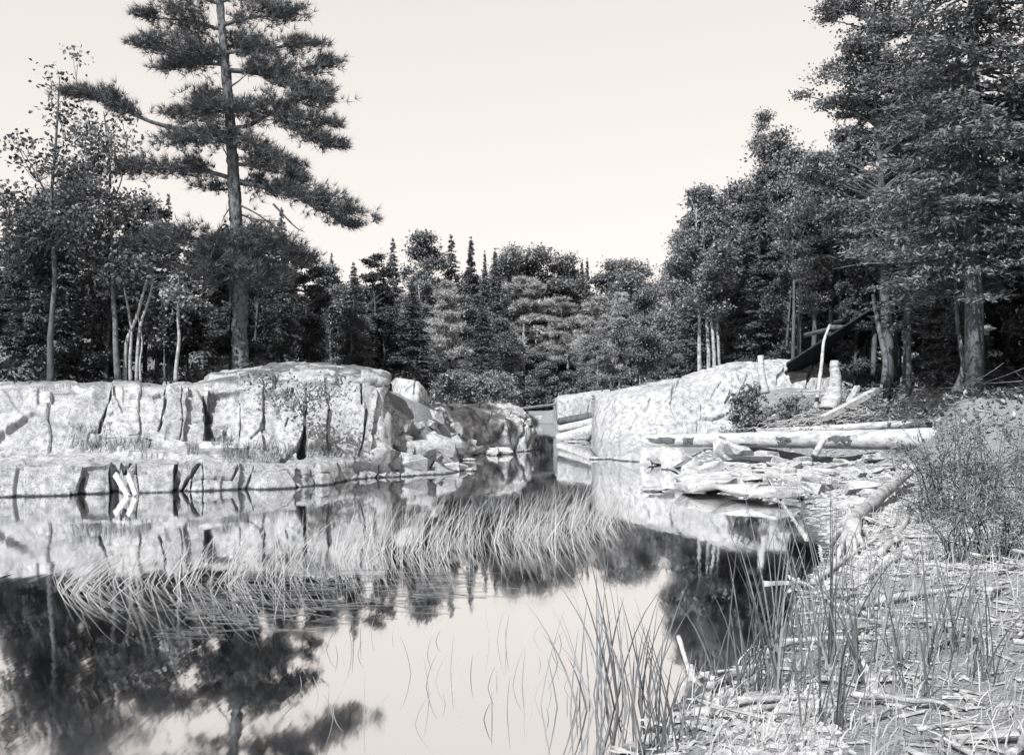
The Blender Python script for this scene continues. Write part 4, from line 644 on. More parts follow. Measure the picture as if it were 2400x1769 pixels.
RF = [('firA', 12.4, 31.5, .72), ('spruceA', 9.6, 38, .72), ('leafB', 11.2, 42, .95), ('spruceB', 12.8, 36, .85), ('leafA', 14.2, 34, 1.0), ('firA', 14.4, 27.5, .75), ('spruceA', 16.5, 30, .85), ('leafD', 11.2, 34.5, .75), ('leafD', 13.2, 24.4, .7), ('firB', 13.6, 21.5, .8), ('leafB', 17, 38, 1.1), ('spruceA', 8.4, 43, .7), ('leafA', 8.8, 47, .8), ('leafD', 10.2, 36.5, .6), ('leafD', 12.6, 29.0, .55), ('spruceA', 15.5, 24, .8), ('leafB', 20, 34, 1.2), ('spruceB', 13.5, 46, .7), ('leafA', 10, 54, 1.0), ('leafD', 9.0, 40.5, .5), ('spruceA', 12.0, 26.9, .46), ('leafA', 13, 58, 1.1), ('leafB', 8.2, 60, .7), ('leafA', 18, 52, 1.2), ('leafD', 11.6, 24.9, .4), ('leafD', 10.6, 30.4, .45), ('leafD', 14.6, 31.5, .6), ('leafD', 11.9, 28.3, .42), ('leafD', 13.6, 27.0, .45), ('leafD', 15.0, 29.2, .5), ('leafD', 14.0, 25.6, .42), ('spruceA', 16.2, 27.4, .4), ('leafD', 13.0, 30.6, .4)]
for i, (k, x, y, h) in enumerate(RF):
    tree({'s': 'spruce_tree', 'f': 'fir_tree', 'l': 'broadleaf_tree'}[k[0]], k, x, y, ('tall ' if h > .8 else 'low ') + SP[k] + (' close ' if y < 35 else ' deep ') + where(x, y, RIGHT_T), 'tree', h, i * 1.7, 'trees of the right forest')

for i in range(30):
    x = -26 + 22 * (i + .5) / 30; y = 38 + 8 * ((i * 7) % 5) / 5; tree('forest_tree', ['spruceA', 'leafD', 'spruceA'][i % 3], x, y, SP[['spruceA', 'leafD', 'spruceA'][i % 3]] + ' in the rear background ' + where(x, y, LEFT_T), 'tree', .36 + .02 * ((i * 3) % 5), i * 2.1, 'background trees of the left forest', wide=1.6)
for i in range(26):
    x = 8.5 + 24 * (i + .5) / 26; y = 46 + 10 * ((i * 7) % 5) / 5; tree('forest_tree', ['spruceA', 'leafD', 'spruceA'][i % 3], x, y, SP[['spruceA', 'leafD', 'spruceA'][i % 3]] + ' in the rear background ' + where(x, y, RIGHT_T), 'tree', .42 + .02 * ((i * 3) % 5), i * 2.1, 'background trees of the right forest', wide=1.5)
# ------------------------------------------------------------------ stones
def stone_mesh(seed, flat=.4, n=18, mat='slab', ang=.55, sub=0):
    rs = np.random.RandomState(seed); p = unit(rs.normal(size=(n, 3))); p = np.sign(p) * np.abs(p) ** ang; p *= np.array([1, .75, flat]) * .5 * (.85 + .3 * rs.rand(n, 1))
    bm = bmesh.new()
    for q in p: bm.verts.new(q)
    r = bmesh.ops.convex_hull(bm, input=bm.verts); bmesh.ops.delete(bm, geom=[g for g in r['geom_interior'] if isinstance(g, bmesh.types.BMVert)], context='VERTS')
    if sub:
        bmesh.ops.subdivide_edges(bm, edges=bm.edges[:], cuts=sub, use_grid_fill=True)
        V = np.array([v.co for v in bm.verts]); d = .022 * fbm(V, 4.5, 3, seed); nn = unit(V)
        for v, a, k in zip(bm.verts, nn, d): v.co += Vector(a * k)
    me = bpy.data.meshes.new('stone'); bm.to_mesh(me); bm.free(); me.materials.append(M[mat]); return me
STONES = [stone_mesh(100 + i, [.28, .4, .2, .55][i % 4], 14 + i % 6) for i in range(16)]
BLOCKS = [stone_mesh(200 + i, [.6, .8, .45][i % 3], 13 + i % 5, 'slab', .45, 2) for i in range(8)]
SLABS = [stone_mesh(260 + i, .34, 16, 'slab', .4, 2) for i in range(8)]
DBLOCKS = [stone_mesh(230 + i, [.6, .8, .45][i % 3], 12 + i % 7, 'granite', .55, 2) for i in range(8)]
def block(px, py, Y, w, label, k=0, rot=(0, 0, 0), sc=(1, 1, 1), z=None, name='boulder'):
    p = at(px, py, Y); o = inst(name, BLOCKS[k % 8], None, p, rot, (w * sc[0], w * sc[1], w * sc[2])); return tag(o, label, 'rock')
block(394, 1054, 20.2, .85, 'pale slab of rock lying on the left ledge under the cliff', 4, (.5, .2, .6), (1.2, 1, .8)); block(520, 1062, 19.9, 1.0, 'large loose boulder with dark underside on the left ledge', 1, (.15, 0, .5), (1.1, .9, .6)); block(517, 1000, 21.3, .38, 'wedged stone stuck in the dark cleft of the pine cliff', 2, (.3, .2, .1), (1, 1, 1.2))
for i, (px, py, Y, w, lab) in enumerate(((1050, 1096, 23.9, .55, 'rounded white boulder at the water by the end of the ledge'), (1075, 1098, 24.2, .42, 'split pale boulder right of the rounded white one'), (1035, 1078, 25.2, .5, 'tilted dark slab leaning above the white boulder'), (1100, 1104, 24.0, .3, 'small flat stone at the tip of the ledge'),
      (1105, 1058, 31.6, .75, 'long flat pale slab at the foot of the flume boulder'), (1150, 1062, 31.6, .8, 'broad flat slab reaching into the water below the flume boulder'), (1100, 1080, 28.5, .5, 'low flat stone at the waterline below the flume boulder'), (1085, 1045, 31.5, .6, 'grey slab stacked behind the flat pale ones'), (1070, 1066, 29.5, .45, 'small dark broken stone in the shaded cove'), (1105, 1040, 32, .4, 'pale splinter of rock standing above the stacked slabs'),
      (1172, 1055, 32.2, .7, 'square pale block against the front of the flume boulder'), (1058, 1060, 29.8, .5, 'grey stone in the cleft between ledge and boulder'))):
    block(px, py, Y, w, lab, i, ((i % 3) * .15, (i % 2) * .2, i * .9), (1.1, 1, .55 if 3 < i < 9 else .8))
for i, (px, py, Y, w, s, r, lab) in enumerate(((1700, 1058, 22.6, .72, (1, .8, 1.1), (.2, .35, .3), 'pointed white block propping the main log'), (1574, 1078, 24.6, .66, (1.1, .8, 1.0), (.4, .2, .1), 'angular pale block in the water under the log end'), (1526, 1082, 26, .42, (1, 1, .9), (.1, .2, .7), 'small pale stone beneath the log tip'), (1560, 1066, 26.6, 1.1, (1.3, .8, .9), (.1, .1, 0), 'dark shaded boulder under the left end of the log'),
      (1625, 1080, 23.2, .5, (1.2, .8, .4), (.1, .3, .2), 'flat stone leaning at the water edge near the log'), (1752, 1072, 22.3, .85, (1.3, .8, .5), (.1, .1, .4), 'broad pale slab right of the pointed block'), (1690, 1122, 20.6, 1.5, (1.5, 1, .28), (.06, -.12, .2), 'large smooth sloping slab running into the water'), (1850, 1128, 19.6, .8, (1.1, .8, .6), (.1, .0, .3), 'square pale block in the middle of the gravel bar'), (1800, 1066, 23, .6, (1.2, 1, .5), (0, .1, .9), 'rounded white stone below the log middle'),
      (1530, 1149, 18.3, .42, (1.2, .7, .25), (0, 0, .1), 'flat rock just breaking the water off the gravel bar'), (1566, 1146, 18.7, .16, (1.2, .8, .4), (0, 0, .4), 'dark small stone beside the flat rock in the water'), (1672, 1150, 18.2, .36, (1.2, .8, .35), (0, 0, .6), 'small pale rock at the tip of the gravel bar'), (1352, 1042, 42, .7, (1.2, .8, .5), (0, .1, .3), 'pale stone at the foot of the crib logs'), (1378, 1046, 40, .6, (1.2, .8, .6), (0, .1, 1.3), 'pale stone wedged right of the crib logs'),
      (1400, 1078, 29.2, .5, (1.2, .8, .5), (0, .1, .3), 'low flat stone at the left foot of the whaleback'), (1430, 1076, 29.4, .5, (1, .8, .7), (.2, .1, .8), 'small stone with a dark edge at the whaleback foot'), (2035, 1215, 13.9, 1.0, (1, .9, .7), (.1, .1, .2), 'pale square boulder right of the diagonal log'), (2150, 1190, 15.5, .6, (1.2, .8, .5), (0, .1, .5), 'pale stone beside the feathery bush'), (1975, 1082, 22.0, .5, (1.2, .9, .6), (0, .1, .7), 'rounded stone in the shade under the log'))):
    block(px, py, Y, w, lab, i + 3, r, s)
for i, (px, py, w, rz, lab) in enumerate(((1668, 1136, 1.3, .3, 'broad pale slab at the outer tip of the gravel bar'), (1735, 1146, 1.2, 1.1, 'pale tilted slab with a dark broken edge at the bar waterline'), (1795, 1120, 1.5, .2, 'largest flat pale slab in the middle of the gravel bar'), (1815, 1152, 1.0, .8, 'low slab dipping into the water below the largest one'), (1890, 1108, 1.2, 2.0, 'flat pale slab behind the square block of the bar'), (1925, 1140, 1.1, .5, 'smooth pale slab near the slanting log'), (1745, 1098, 1.1, 1.6, 'flat slab below the pointed block'), (1985, 1112, 1.0, .1, 'pale slab at the upper end of the gravel bar'))):
    p = on_level(px, py, .16); o = inst('flat_boulder', SLABS[i], None, p, (.05 * (i % 3 - 1), .05 * (i % 2) - .03, rz), (w, w * .95, w * .55)); tag(o, lab, 'rock')
bpy.context.view_layer.update(); DG0 = bpy.context.evaluated_depsgraph_get(); rs = np.random.RandomState(88)
for i in range(26):                        # broken blocks jammed in the cleft at the end of the cliff
    px, py = rs.uniform(925, 1075), rs.uniform(975, 1082)
    if py < 940 + (px - 925) * .25: continue
    ok, loc, *_r = SC.ray_cast(DG0, cam.location, (at(px, py, 10.) - cam.location).normalized())
    if not ok or loc.y > 36 or loc.z < .02: continue
    w = .25 + .7 * rs.rand() ** 1.5; o = inst('rock_block', DBLOCKS[rs.randint(8)], None, loc, (rs.normal() * .5, rs.normal() * .5, rs.rand() * 6.28), (w * 1.2, w, w)); tag(o, 'angular broken block in the dark cleft at the right end of the pine cliff', 'rock', 'broken blocks in the cleft')
rs = np.random.RandomState(9)
# broken flat stones of the gravel bar, then finer gravel
rs = np.random.RandomState(9)
bpy.context.view_layer.update(); DG = bpy.context.evaluated_depsgraph_get()
def drop(x, y):                            # height of whatever stone already lies there
    ok, loc, *_r = SC.ray_cast(DG, Vector((x, y, 1.2)), Vector((0, 0, -1)), distance=1.6); return loc.z if ok else -1.0
def scatter(n, poly, rs):                  # points inside a polygon on the ground (x, y)
    poly = np.array(poly, float); lo, hi = poly.min(0), poly.max(0); out = []
    while len(out) < n:
        p = lo + (hi - lo) * rs.rand(400, 2); ins = np.zeros(400, bool)
        for a, b in zip(poly, np.roll(poly, -1, 0)):
            ins ^= ((a[1] > p[:, 1]) != (b[1] > p[:, 1])) & (p[:, 0] < a[0] + (p[:, 1] - a[1]) / (b[1] - a[1] + 1e-12) * (b[0] - a[0]))
        out += list(p[ins])
    return np.array(out[:n])
BAR = [(3.7, 18.7), (4.6, 17.6), (5.0, 16.6), (4.5, 15), (5.2, 14.4), (6.2, 15.2), (7.2, 17.5), (8.4, 20.5), (8.2, 22.2), (5.0, 23.8), (4.1, 23)]
P = scatter(130, BAR, rs); Z = land(P)
for i, (p, z) in enumerate(zip(P, Z)):
    w = .16 + .5 * rs.rand() ** 2.2; o = inst('flat_stone', STONES[rs.randint(16)], None, (p[0], p[1], max(z, drop(p[0], p[1])) + .01 + .05 * w), (rs.normal() * .16, rs.normal() * .16, rs.rand() * 6.28), (w * 1.15, w, w))
    tag(o, 'broken flat pale stone among the rubble of the gravel bar', 'stone', 'broken stones of the gravel bar')
def chips(name, P, size, mat, label, cat, rs, flat=.4, lift=.01, kind='stuff', wid=.7):
    P = np.asarray(P); n = len(P); Z = land(P); o8 = np.array([(-1, -1, 0), (1, -.8, 0), (.8, 1, 0), (-1, .9, 0), (-.6, -.6, 1), (.6, -.5, 1), (.5, .6, 1), (-.6, .5, 1)], float) * .5
    s = size * (.4 + 1.2 * rs.rand(n) ** 2); a = rs.rand(n) * 6.28; V = o8[None] * np.stack([s, s * wid * (.6 + .8 * rs.rand(n)), s * flat * (.6 + .8 * rs.rand(n))], 1)[:, None, :] * (1 + .25 * rs.normal(size=(n, 8, 3)))
    ca, sa = np.cos(a)[:, None], np.sin(a)[:, None]; V = np.stack([V[..., 0] * ca - V[..., 1] * sa, V[..., 0] * sa + V[..., 1] * ca, V[..., 2]], -1)
    V += np.c_[P, Z + lift - size * flat * .2][:, None, :]; k = np.arange(n)[:, None, None] * 8
    Q = (np.array([(4, 5, 6, 7), (0, 1, 5, 4), (1, 2, 6, 5), (2, 3, 7, 6), (3, 0, 4, 7)])[None] + k).reshape(-1, 4)
    return tag(MB().add(V.reshape(-1, 3), Q).build(name, M[mat]), label, cat, None, kind)
chips('gravel', np.vstack([scatter(2600, BAR, rs), scatter(2200, [(2.4, 8.2), (3.4, 10.6), (3.8, 12.6), (4.3, 14.8), (6.5, 15.2), (6.5, 11), (4.8, 8)], rs), scatter(700, [(-.6, 3.2), (.4, 4.3), (1.0, 5.4), (1.7, 5.4), (1.3, 3.6), (0, 2.9)], rs), scatter(1500, [(4.3, 23.5), (8.6, 22.2), (9.2, 25), (4.6, 26.2)], rs)]), .075, 'slab', 'fine pale gravel and rock splinters covering the right shore', 'gravel', rs)

# ------------------------------------------------------------------ timber
def pole(name, label, cat, pts, r0, r1, mat='log', n=28, sides=14, rough=.07, seed=1, stubs=0, group=None):
    c = np.array([list(p) for p in pts]); O = c[0].copy(); p = spline(c - O, n); m = put(MB(), tube(p, np.linspace(r0, r1, n), sides, True, rough, seed)); o = m.build(name, M[mat], None, True); o.location = O
    rs = np.random.RandomState(seed)
    for k in range(stubs):
        i = rs.randint(3, n - 3); d = unit(rs.normal(size=3)); r = r0 + (r1 - r0) * i / n; s = put(MB(), tube(np.array([p[i] + d * r * .7, p[i] + d * (r + .05 + .06 * rs.rand())]), [.025, .012], 6)).build('branch_stub', M[mat], o)
    return tag(o, label, cat, group)
def log_with_bark():
    E = pole('log', 'long peeled log lying level across the gravel bar in front of the right rock', 'log', [at(1506, 1034, 25.6), at(1700, 1031, 24.6), at(1900, 1030, 23.6), at(2060, 1030, 22.9), at(2210, 1028, 22.3)], .155, .265, 'log', 60, 20, .05, 7, 7)
    rs = np.random.RandomState(3)          # strips of bark that still cling to it
    for (pa, py, Y, w, h) in ((1560, 1033, 25.25, .9, .16), (1622, 1034, 25.0, .5, .18), (1830, 1027, 23.85, .34, .10), (1958, 1028, 23.15, .5, .16), (1745, 1044, 24.3, .5, .05)):
        n = 11; u = np.linspace(-1, 1, n); r = .16 + .105 * (pa - 1506) / 700; V = []; c = np.array(at(pa, 1031, Y)) - np.array(E.location); ph = math.radians(90) * (py - 1031) / 16
        for a in u:
            for b in np.linspace(-1, 1, 7):
                th = -ph * .4 + b * (h / r) * .5 * (1 - .35 * abs(a)) + .1 * rs.normal() * (abs(b) > .9); x = a * w * .5 * (1 + .12 * rs.normal() * (abs(b) > .6))
                V.append(c + np.array([x, -math.cos(th) * (r + .014) - x * .22, math.sin(th) * (r + .014)]))
        i = np.arange(n - 1)[:, None] * 7; j = np.arange(6)[None]; MB().add(V, np.stack([i + j, i + 7 + j, i + 8 + j, i + 1 + j], -1).reshape(-1, 4)).build('bark_patch', M['bark'], E, True)
log_with_bark()
pole('log', 'pale log lying just behind and above the long main log', 'log', [at(1775, 1012, 25.6), at(1950, 1004, 25.0), at(2120, 994, 24.3), at(2290, 985, 23.6)], .08, .12, 'log', 40, 16, .06, 8, 4)
pole('log', 'short dark-ended log resting on the pair of logs at the right', 'log', [at(2112, 1003, 23.2), at(2160, 992, 23.6), at(2190, 978, 24.2)], .07, .09, 'bark', 14, 10, .12, 9)
pole('prop', 'short white slanted prop under the middle of the main log', 'post', [at(1908, 1068, 22.7), at(1917, 1052, 22.75), at(1930, 1030, 22.9)], .075, .07, 'log', 10, 8, .1, 10)
lg = pole('log', 'bark-covered log slanting from the water edge towards the feathery bush', 'log', [at(1985, 1225, 11.1), at(2025, 1195, 12.1), at(2075, 1150, 13.9), at(2128, 1106, 16.7)], .085, .09, 'bark_pale', 34, 14, .16, 11, 4)
def stump():
    O = np.array(at(1990, 1262, 10.5)); m = MB(); rs = np.random.RandomState(6)
    put(m, tube(spline([np.array(at(1988, 1228, 11.0)) - O, np.array([0.02, -.05, .1]), np.array([-.05, -.12, -.2])], 12), np.linspace(.09, .12, 12), 12, True, .4, 3))
    for px, py, r in ((1962, 1322, .035), (1990, 1332, .03), (2035, 1310, .04), (2062, 1290, .03), (1950, 1280, .03), (2030, 1250, .03), (1975, 1300, .025), (2010, 1325, .03)):
        e = np.array(on_level(px, py, .02)) - O; put(m, tube(spline([np.array([0, -.03, .08]), e * .5 + np.array([0, 0, .12]), e], 10), np.linspace(r * 1.5, .02, 10), 8, True, .25, px))
    o = m.build('stump', M['drift'], None, True); o.location = O; tag(o, 'bleached root stump at the lower end of the slanting log', 'stump')
stump()
pole('post', 'white rounded post standing against the right rock face', 'post', [at(1792, 922, 27.6), at(1786, 880, 27.7), at(1783, 834, 27.8)], .125, .085, 'log', 14, 12, .2, 12)
pole('post', 'thick flared grey stub post right of the bent pole', 'post', [at(1945, 962, 26.6), at(1950, 930, 26.7), at(1956, 895, 26.8), at(1957, 846, 26.9)], .27, .12, 'drift', 34, 18, .3, 13)
pole('pole', 'bent white pole propping the lean-to boards', 'pole', [at(1911, 958, 27.0), at(1919, 905, 27.6), at(1926, 850, 28.4), at(1931, 800, 29.2), at(1945, 762, 29.9)], .06, .04, 'log', 20, 8, .2, 14, 3)
pole('pole', 'thin white pole spanning the flume to the square rock block', 'pole', [at(1192, 962, 40), at(1250, 954, 44), at(1306, 947, 48.5)], .055, .05, 'log', 12, 8, .03, 15)
for i, (a, b, r, lab) in enumerate((((1312, 988), (1392, 975), .20, 'topmost dark crib log in the notch of the flume wall'), ((1312, 1006), (1392, 990), .21, 'middle pale crib log in the notch of the flume wall'), ((1308, 1026), (1392, 1004), .21, 'lowest slanting crib log at the flume water'))):
    pole('crib_log', lab, 'log', [at(a[0], a[1], 45.2 - i * .35), at(b[0], b[1], 43.6 - i * .3)], r * .9, r, 'bark' if i == 0 else 'log', 16, 12, .06, 16 + i)
def board(name, label, cat, a, b, w, t, mat='plank', seed=1, parent=None, up=(0, 0, 1), group=None):
    a, b = Vector(a), Vector(b); rs = np.random.RandomState(seed); d = (b - a); L = d.length; d.normalize(); s = d.cross(Vector(up)).normalized(); u = s.cross(d); n = 9; V = []
    for i in range(n):
        x = L * i / (n - 1) + (.04 * rs.normal() if i in (0, n - 1) else 0); bow = .006 * L * math.sin(3 * i / n + seed)
        for y, z in ((-1, -1), (1, -1), (1, 1), (-1, 1)): V.append(d * x + s * (y * w / 2 * (1 + .05 * rs.normal())) + u * (z * t / 2 + bow))
    Q = [(i * 4 + j, i * 4 + (j + 1) % 4, i * 4 + 4 + (j + 1) % 4, i * 4 + 4 + j) for i in range(n - 1) for j in range(4)] + [(3, 2, 1, 0), (n * 4 - 4, n * 4 - 3, n * 4 - 2, n * 4 - 1)]
    o = MB().add([tuple(v) for v in V], Q[:-2]).add([tuple(v) for v in V[:4]], [(3, 2, 1, 0)]).add([tuple(v) for v in V[-4:]], [(0, 1, 2, 3)]).build(name, M[mat], parent); o.location = a if parent is None else a - parent.location
    return tag(o, label, cat, group) if label else o
board('plank', 'level grey shelf board between the white post and the flared post', 'plank', at(1817, 925, 27.2), at(1932, 921, 27.0), .22, .05, 'plank', 2); board('plank', 'lighter board lying behind the shelf board', 'plank', at(1860, 916, 27.6), at(1940, 914, 27.4), .2, .045, 'drift', 3)
board('plank', 'thick pale plank slanting up from the brush pile', 'plank', at(1928, 980, 25.2), at(2060, 912, 26.2), .2, .14, 'log', 4); board('plank', 'grey slab lying along the top of the log behind the bush', 'plank', at(1770, 1006, 24.8), at(1850, 1008, 24.7), .16, .05, 'drift', 5)
board('plank', 'left one of two white planks leaning in the notch of the ledge', 'plank', at(271, 1112, 17.75), at(299, 1160, 17.35), .10, .045, 'log', 6, up=(0, 1, .2)); board('plank', 'right one of two white planks leaning in the notch of the ledge', 'plank', at(298, 1106, 17.6), at(318, 1158, 17.3), .09, .045, 'log', 7, up=(0, 1, .2))
board('plank', 'grey weathered slab standing behind the flared post', 'plank', at(1985, 950, 27.6), at(2010, 905, 27.8), .2, .06, 'drift', 8)
def lean_to():
    E = empty('lean_to', at(1860, 850, 30.0)); tag(E, 'dark lean-to of sloping boards at the forest edge above the right rock', 'lean-to')
    A, B = at(1848, 855, 29.8), at(2078, 702, 29.8); r = np.random.RandomState(4)
    for i in range(9):                     # boards side by side into the depth, sagging to the back, ragged at the upper end
        e = Vector((.05, .28, -.12)) * i; board('board', None, None, A + e + Vector((.05 * r.normal(), 0, 0)), A + e + (B - A) * (1.0 - .1 * r.rand() * (i > 0)), .30, .05, 'dark_plank', 30 + i, E, up=tuple((B - A).cross(Vector((.05, .28, -.12))).normalized() * -1))
    for a, b, r0 in ((at(1945, 772, 30.0), at(1945, 772, 30.0) + Vector((.05, 2.7, .02)), .075), (at(1948, 768, 30.1), at(2056, 768, 30.3), .085), (at(2050, 768, 30.3), at(2046, 880, 30.3), .08), (at(2020, 738, 30.0), at(2020, 738, 30.0) + Vector((.05, 2.8, 0)), .06)):
        c = np.array([list(a), list((a + b) / 2), list(b)]) - np.array(E.location); put(MB(), tube(spline(c, 10), r0, 8, True, .08, 3)).build('beam', M['bark'], E, True)
lean_to()
# bleached driftwood of the near shore
rs = np.random.RandomState(19)
def stick_mesh(seed):
    r_ = np.random.RandomState(seed); c = np.c_[np.linspace(-.5, .5, 8), np.cumsum(r_.normal(size=8)) * .03, np.cumsum(r_.normal(size=8)) * .008]; c -= c.mean(0); m = put(MB(), tube(c, np.linspace(.03, .014, 8) * (.7 + .6 * r_.rand()), 6, True, .2, seed))
    if seed % 3 == 0: put(m, tube(np.array([c[4], c[4] + [.12, .1, .05], c[4] + [.2, .2, .07]]), [.014, .01, .006], 5))
    return m.mesh('stick', M['drift'], True)
def slat_mesh(seed):
    r_ = np.random.RandomState(seed); n = 6; V = []; w = .05 + .05 * r_.rand(); t = .014 + .014 * r_.rand()
    for i in range(n):
        x = -.5 + i / (n - 1); k = 1 - .5 * (i in (0, n - 1)) * r_.rand()
        for y, z in ((-1, -1), (1, -1), (1, 1), (-1, 1)): V.append((x + .02 * r_.normal(), y * w / 2 * k + .01 * r_.normal(), z * t / 2 + .012 * math.sin(i * 1.1 + seed)))
    Q = [(i * 4 + j, i * 4 + (j + 1) % 4, i * 4 + 4 + (j + 1) % 4, i * 4 + 4 + j) for i in range(n - 1) for j in range(4)] + [(3, 2, 1, 0), (n * 4 - 4, n * 4 - 3, n * 4 - 2, n * 4 - 1)]
    return MB().add(V, Q).mesh('slat', M['plank' if seed % 2 else 'drift'])
STK = [stick_mesh(i) for i in range(9)]; SLT = [slat_mesh(i) for i in range(9)]
NEAR = [(-.1, 3.4), (1.0, 5.4), (1.5, 6.1), (1.95, 6.9), (2.4, 8.2), (3.4, 10.5), (3.9, 12.4), (5.6, 12.6), (5.9, 10), (4.6, 7), (3.6, 4.6), (2.2, 3.3)]
P = scatter(300, NEAR, rs); P = P[shore_dist(P) > .38][:240]; Z = land(P)
for i, (p, z) in enumerate(zip(P, Z)):
    k = i % 2; L = (.16 + .6 * rs.rand() ** 2.2) * (1 if p[1] > 6 else .75); rz = rs.normal() * .7 + .5 if rs.rand() < .7 else rs.rand() * 3.14
    o = inst('driftwood_stick' if k else 'wood_slat', (STK if k else SLT)[rs.randint(9)], None, (p[0], p[1], z + .02 + .07 * rs.rand() ** 2), (rs.normal() * .05, rs.normal() * .08, rz), (L, L * 1.1, L * 1.1))
    tag(o, 'bleached driftwood stick in the litter of the near right shore' if k else 'flat bleached wood slat in the litter of the near right shore', 'driftwood', 'driftwood sticks of the near shore' if k else 'wood slats of the near shore')
for i, (pts, r, lab) in enumerate((([(1590, 1530), (1622, 1560), (1660, 1572), (1735, 1570)], .015, 'hooked driftwood branch at the water edge'), ([(1660, 1610), (1730, 1580), (1790, 1560)], .024, 'straight pale driftwood branch running back from the hooked one'), ([(1790, 1352), (1850, 1350), (1880, 1362), (1905, 1378)], .02, 'dark-tipped driftwood branch lying in the water'), ([(1905, 1365), (2000, 1310), (2060, 1290)], .03, 'pale branch slanting up beside the root stump'),
                               ([(2140, 1260), (2190, 1235), (2216, 1222)], .045, 'short upturned driftwood piece below the feathery bush'), ([(2060, 1330), (2120, 1270), (2135, 1225)], .04, 'forked bleached branch right of the stump'), ([(1890, 1250), (1840, 1180), (1800, 1140)], .03, 'long grey root reaching from the stump to the gravel bar'), ([(1800, 1530), (1860, 1510), (1960, 1518)], .022, 'pale stick lying among the tall reeds'), ([(2000, 1440), (2120, 1430), (2230, 1420)], .035, 'straight pale pole lying across the near litter'), ([(2010, 1390), (2110, 1340), (2180, 1330)], .035, 'thin bleached pole behind the straight one'))):
    q = []
    for j, (a, b) in enumerate(pts): v = on_level(a, b, .06); q.append(Vector((v.x, v.y, max(gz(v.x, v.y), 0) + (.05 if gz(v.x, v.y) > 0 else .005) + (.16 if (i in (0, 4, 5) and j in (0, len(pts) - 1) and (j == 0) == (i == 0)) else 0))))
    pole('driftwood_branch', lab, 'driftwood', q, r, r * .5, 'drift', 20, 8, .18, 40 + i, 2)
chips('wood_chips', scatter(1900, NEAR, rs), .13, 'drift', 'bleached wood chips and bark scraps strewn over the near right shore', 'wood chips', rs, .09, .012, 'stuff', .16)

# ------------------------------------------------------------------ reeds, grass, shrubs
def blades(B, H, W, lean, rs, seg=5, curl=.35, bend=None):
    n = len(B); a = rs.rand(n) * 6.28; d = np.c_[np.cos(a), np.sin(a)] * (.12 + .25 * rs.rand(n))[:, None] + lean; t = np.linspace(0, 1, seg)
    k = (np.ones(n) if bend is None else bend)[:, None]
    X = B[:, None, 0] + d[:, None, 0] * H[:, None] * (t[None] * (1 - curl) + curl * t[None] ** 2 * 2 * k); Yy = B[:, None, 1] + d[:, None, 1] * H[:, None] * (t[None] * (1 - curl) + curl * t[None] ** 2 * 2 * k)
    Z = B[:, None, 2] + H[:, None] * (t[None] - .22 * k * t[None] ** 3 * (np.hypot(d[:, 0], d[:, 1])[:, None] * 2.2)); C = np.stack([X, Yy, Z], -1)
    s = np.c_[np.ones(n), rs.normal(size=n) * .5, np.zeros(n)]; s = unit(s)[:, None, :] * (W[:, None] * (1 - t[None] ** 2.2) * .5 + .0006)[..., None]
    V = np.stack([C - s, C + s], 2).reshape(-1, 3); base = (np.arange(n) * seg * 2)[:, None]; j = np.arange(seg - 1)[None] * 2
    return V, np.stack([base + j, base + j + 1, base + j + 3, base + j + 2], -1).reshape(-1, 4)
rs = np.random.RandomState(29)
cx = [(140, 1372), (199, 1374), (346, 1356), (494, 1362), (641, 1348), (788, 1304), (911, 1282), (1058, 1272), (1205, 1246), (1299, 1246), (1397, 1222), (1478, 1190)]; n = 920
u = np.where(rs.rand(n) < .45, 5 + np.clip(rs.rand(n) * 5.6, 0, 6), rs.rand(n) * (len(cx) - 1)); pxs = np.interp(u, range(len(cx)), [c[0] for c in cx]) + rs.normal(size=n) * 14; pys = np.interp(u, range(len(cx)), [c[1] for c in cx]) + rs.normal(size=n) * 14
B = np.array([list(on_level(a, b)) for a, b in zip(pxs, pys)]); B[:, 2] = -.03; lf = np.clip((700 - pxs) / 500, 0, 1); H = (.1 + .6 * rs.rand(n)) * (1 - .1 * lf) * np.where(pxs > 1380, .75, 1)
tag(MB().add(*blades(B, H, (.0035 + .0055 * rs.rand(n)), np.c_[.34 + .2 * rs.normal(size=n) + lf * .5, .1 * rs.normal(size=n)], rs, 6, .12 + .0 * n, .4 + lf * 2.2 * rs.rand(n))).build('reeds', M['reed']), 'band of pale reeds curving across the middle of the pool, leaning right', 'reeds', None, 'stuff')
m = 420; pf = np.c_[rs.uniform(420, 1150, m), rs.uniform(1330, 1520, m)]; pf = pf[rs.rand(m) < np.clip(1.3 - abs(pf[:, 1] - (1420 - .12 * (pf[:, 0] - 420))) / 70, 0, 1)]
FB = np.array([list(on_level(a, b, .004)) for a, b in pf]); ang = rs.normal(size=len(FB)) * .35; L = .08 + .22 * rs.rand(len(FB)); d = np.c_[np.cos(ang), np.sin(ang), 0 * ang] * L[:, None]; sd = np.c_[-np.sin(ang), np.cos(ang), 0 * ang] * .006
tag(MB().add(np.stack([FB - d - sd, FB + d - sd, FB + d + sd, FB - d + sd], 1).reshape(-1, 3), np.arange(len(FB) * 4).reshape(-1, 4)).build('floating_reeds', M['reed_green']), 'loose reed blades floating flat on the dark pool', 'reeds', None, 'stuff')
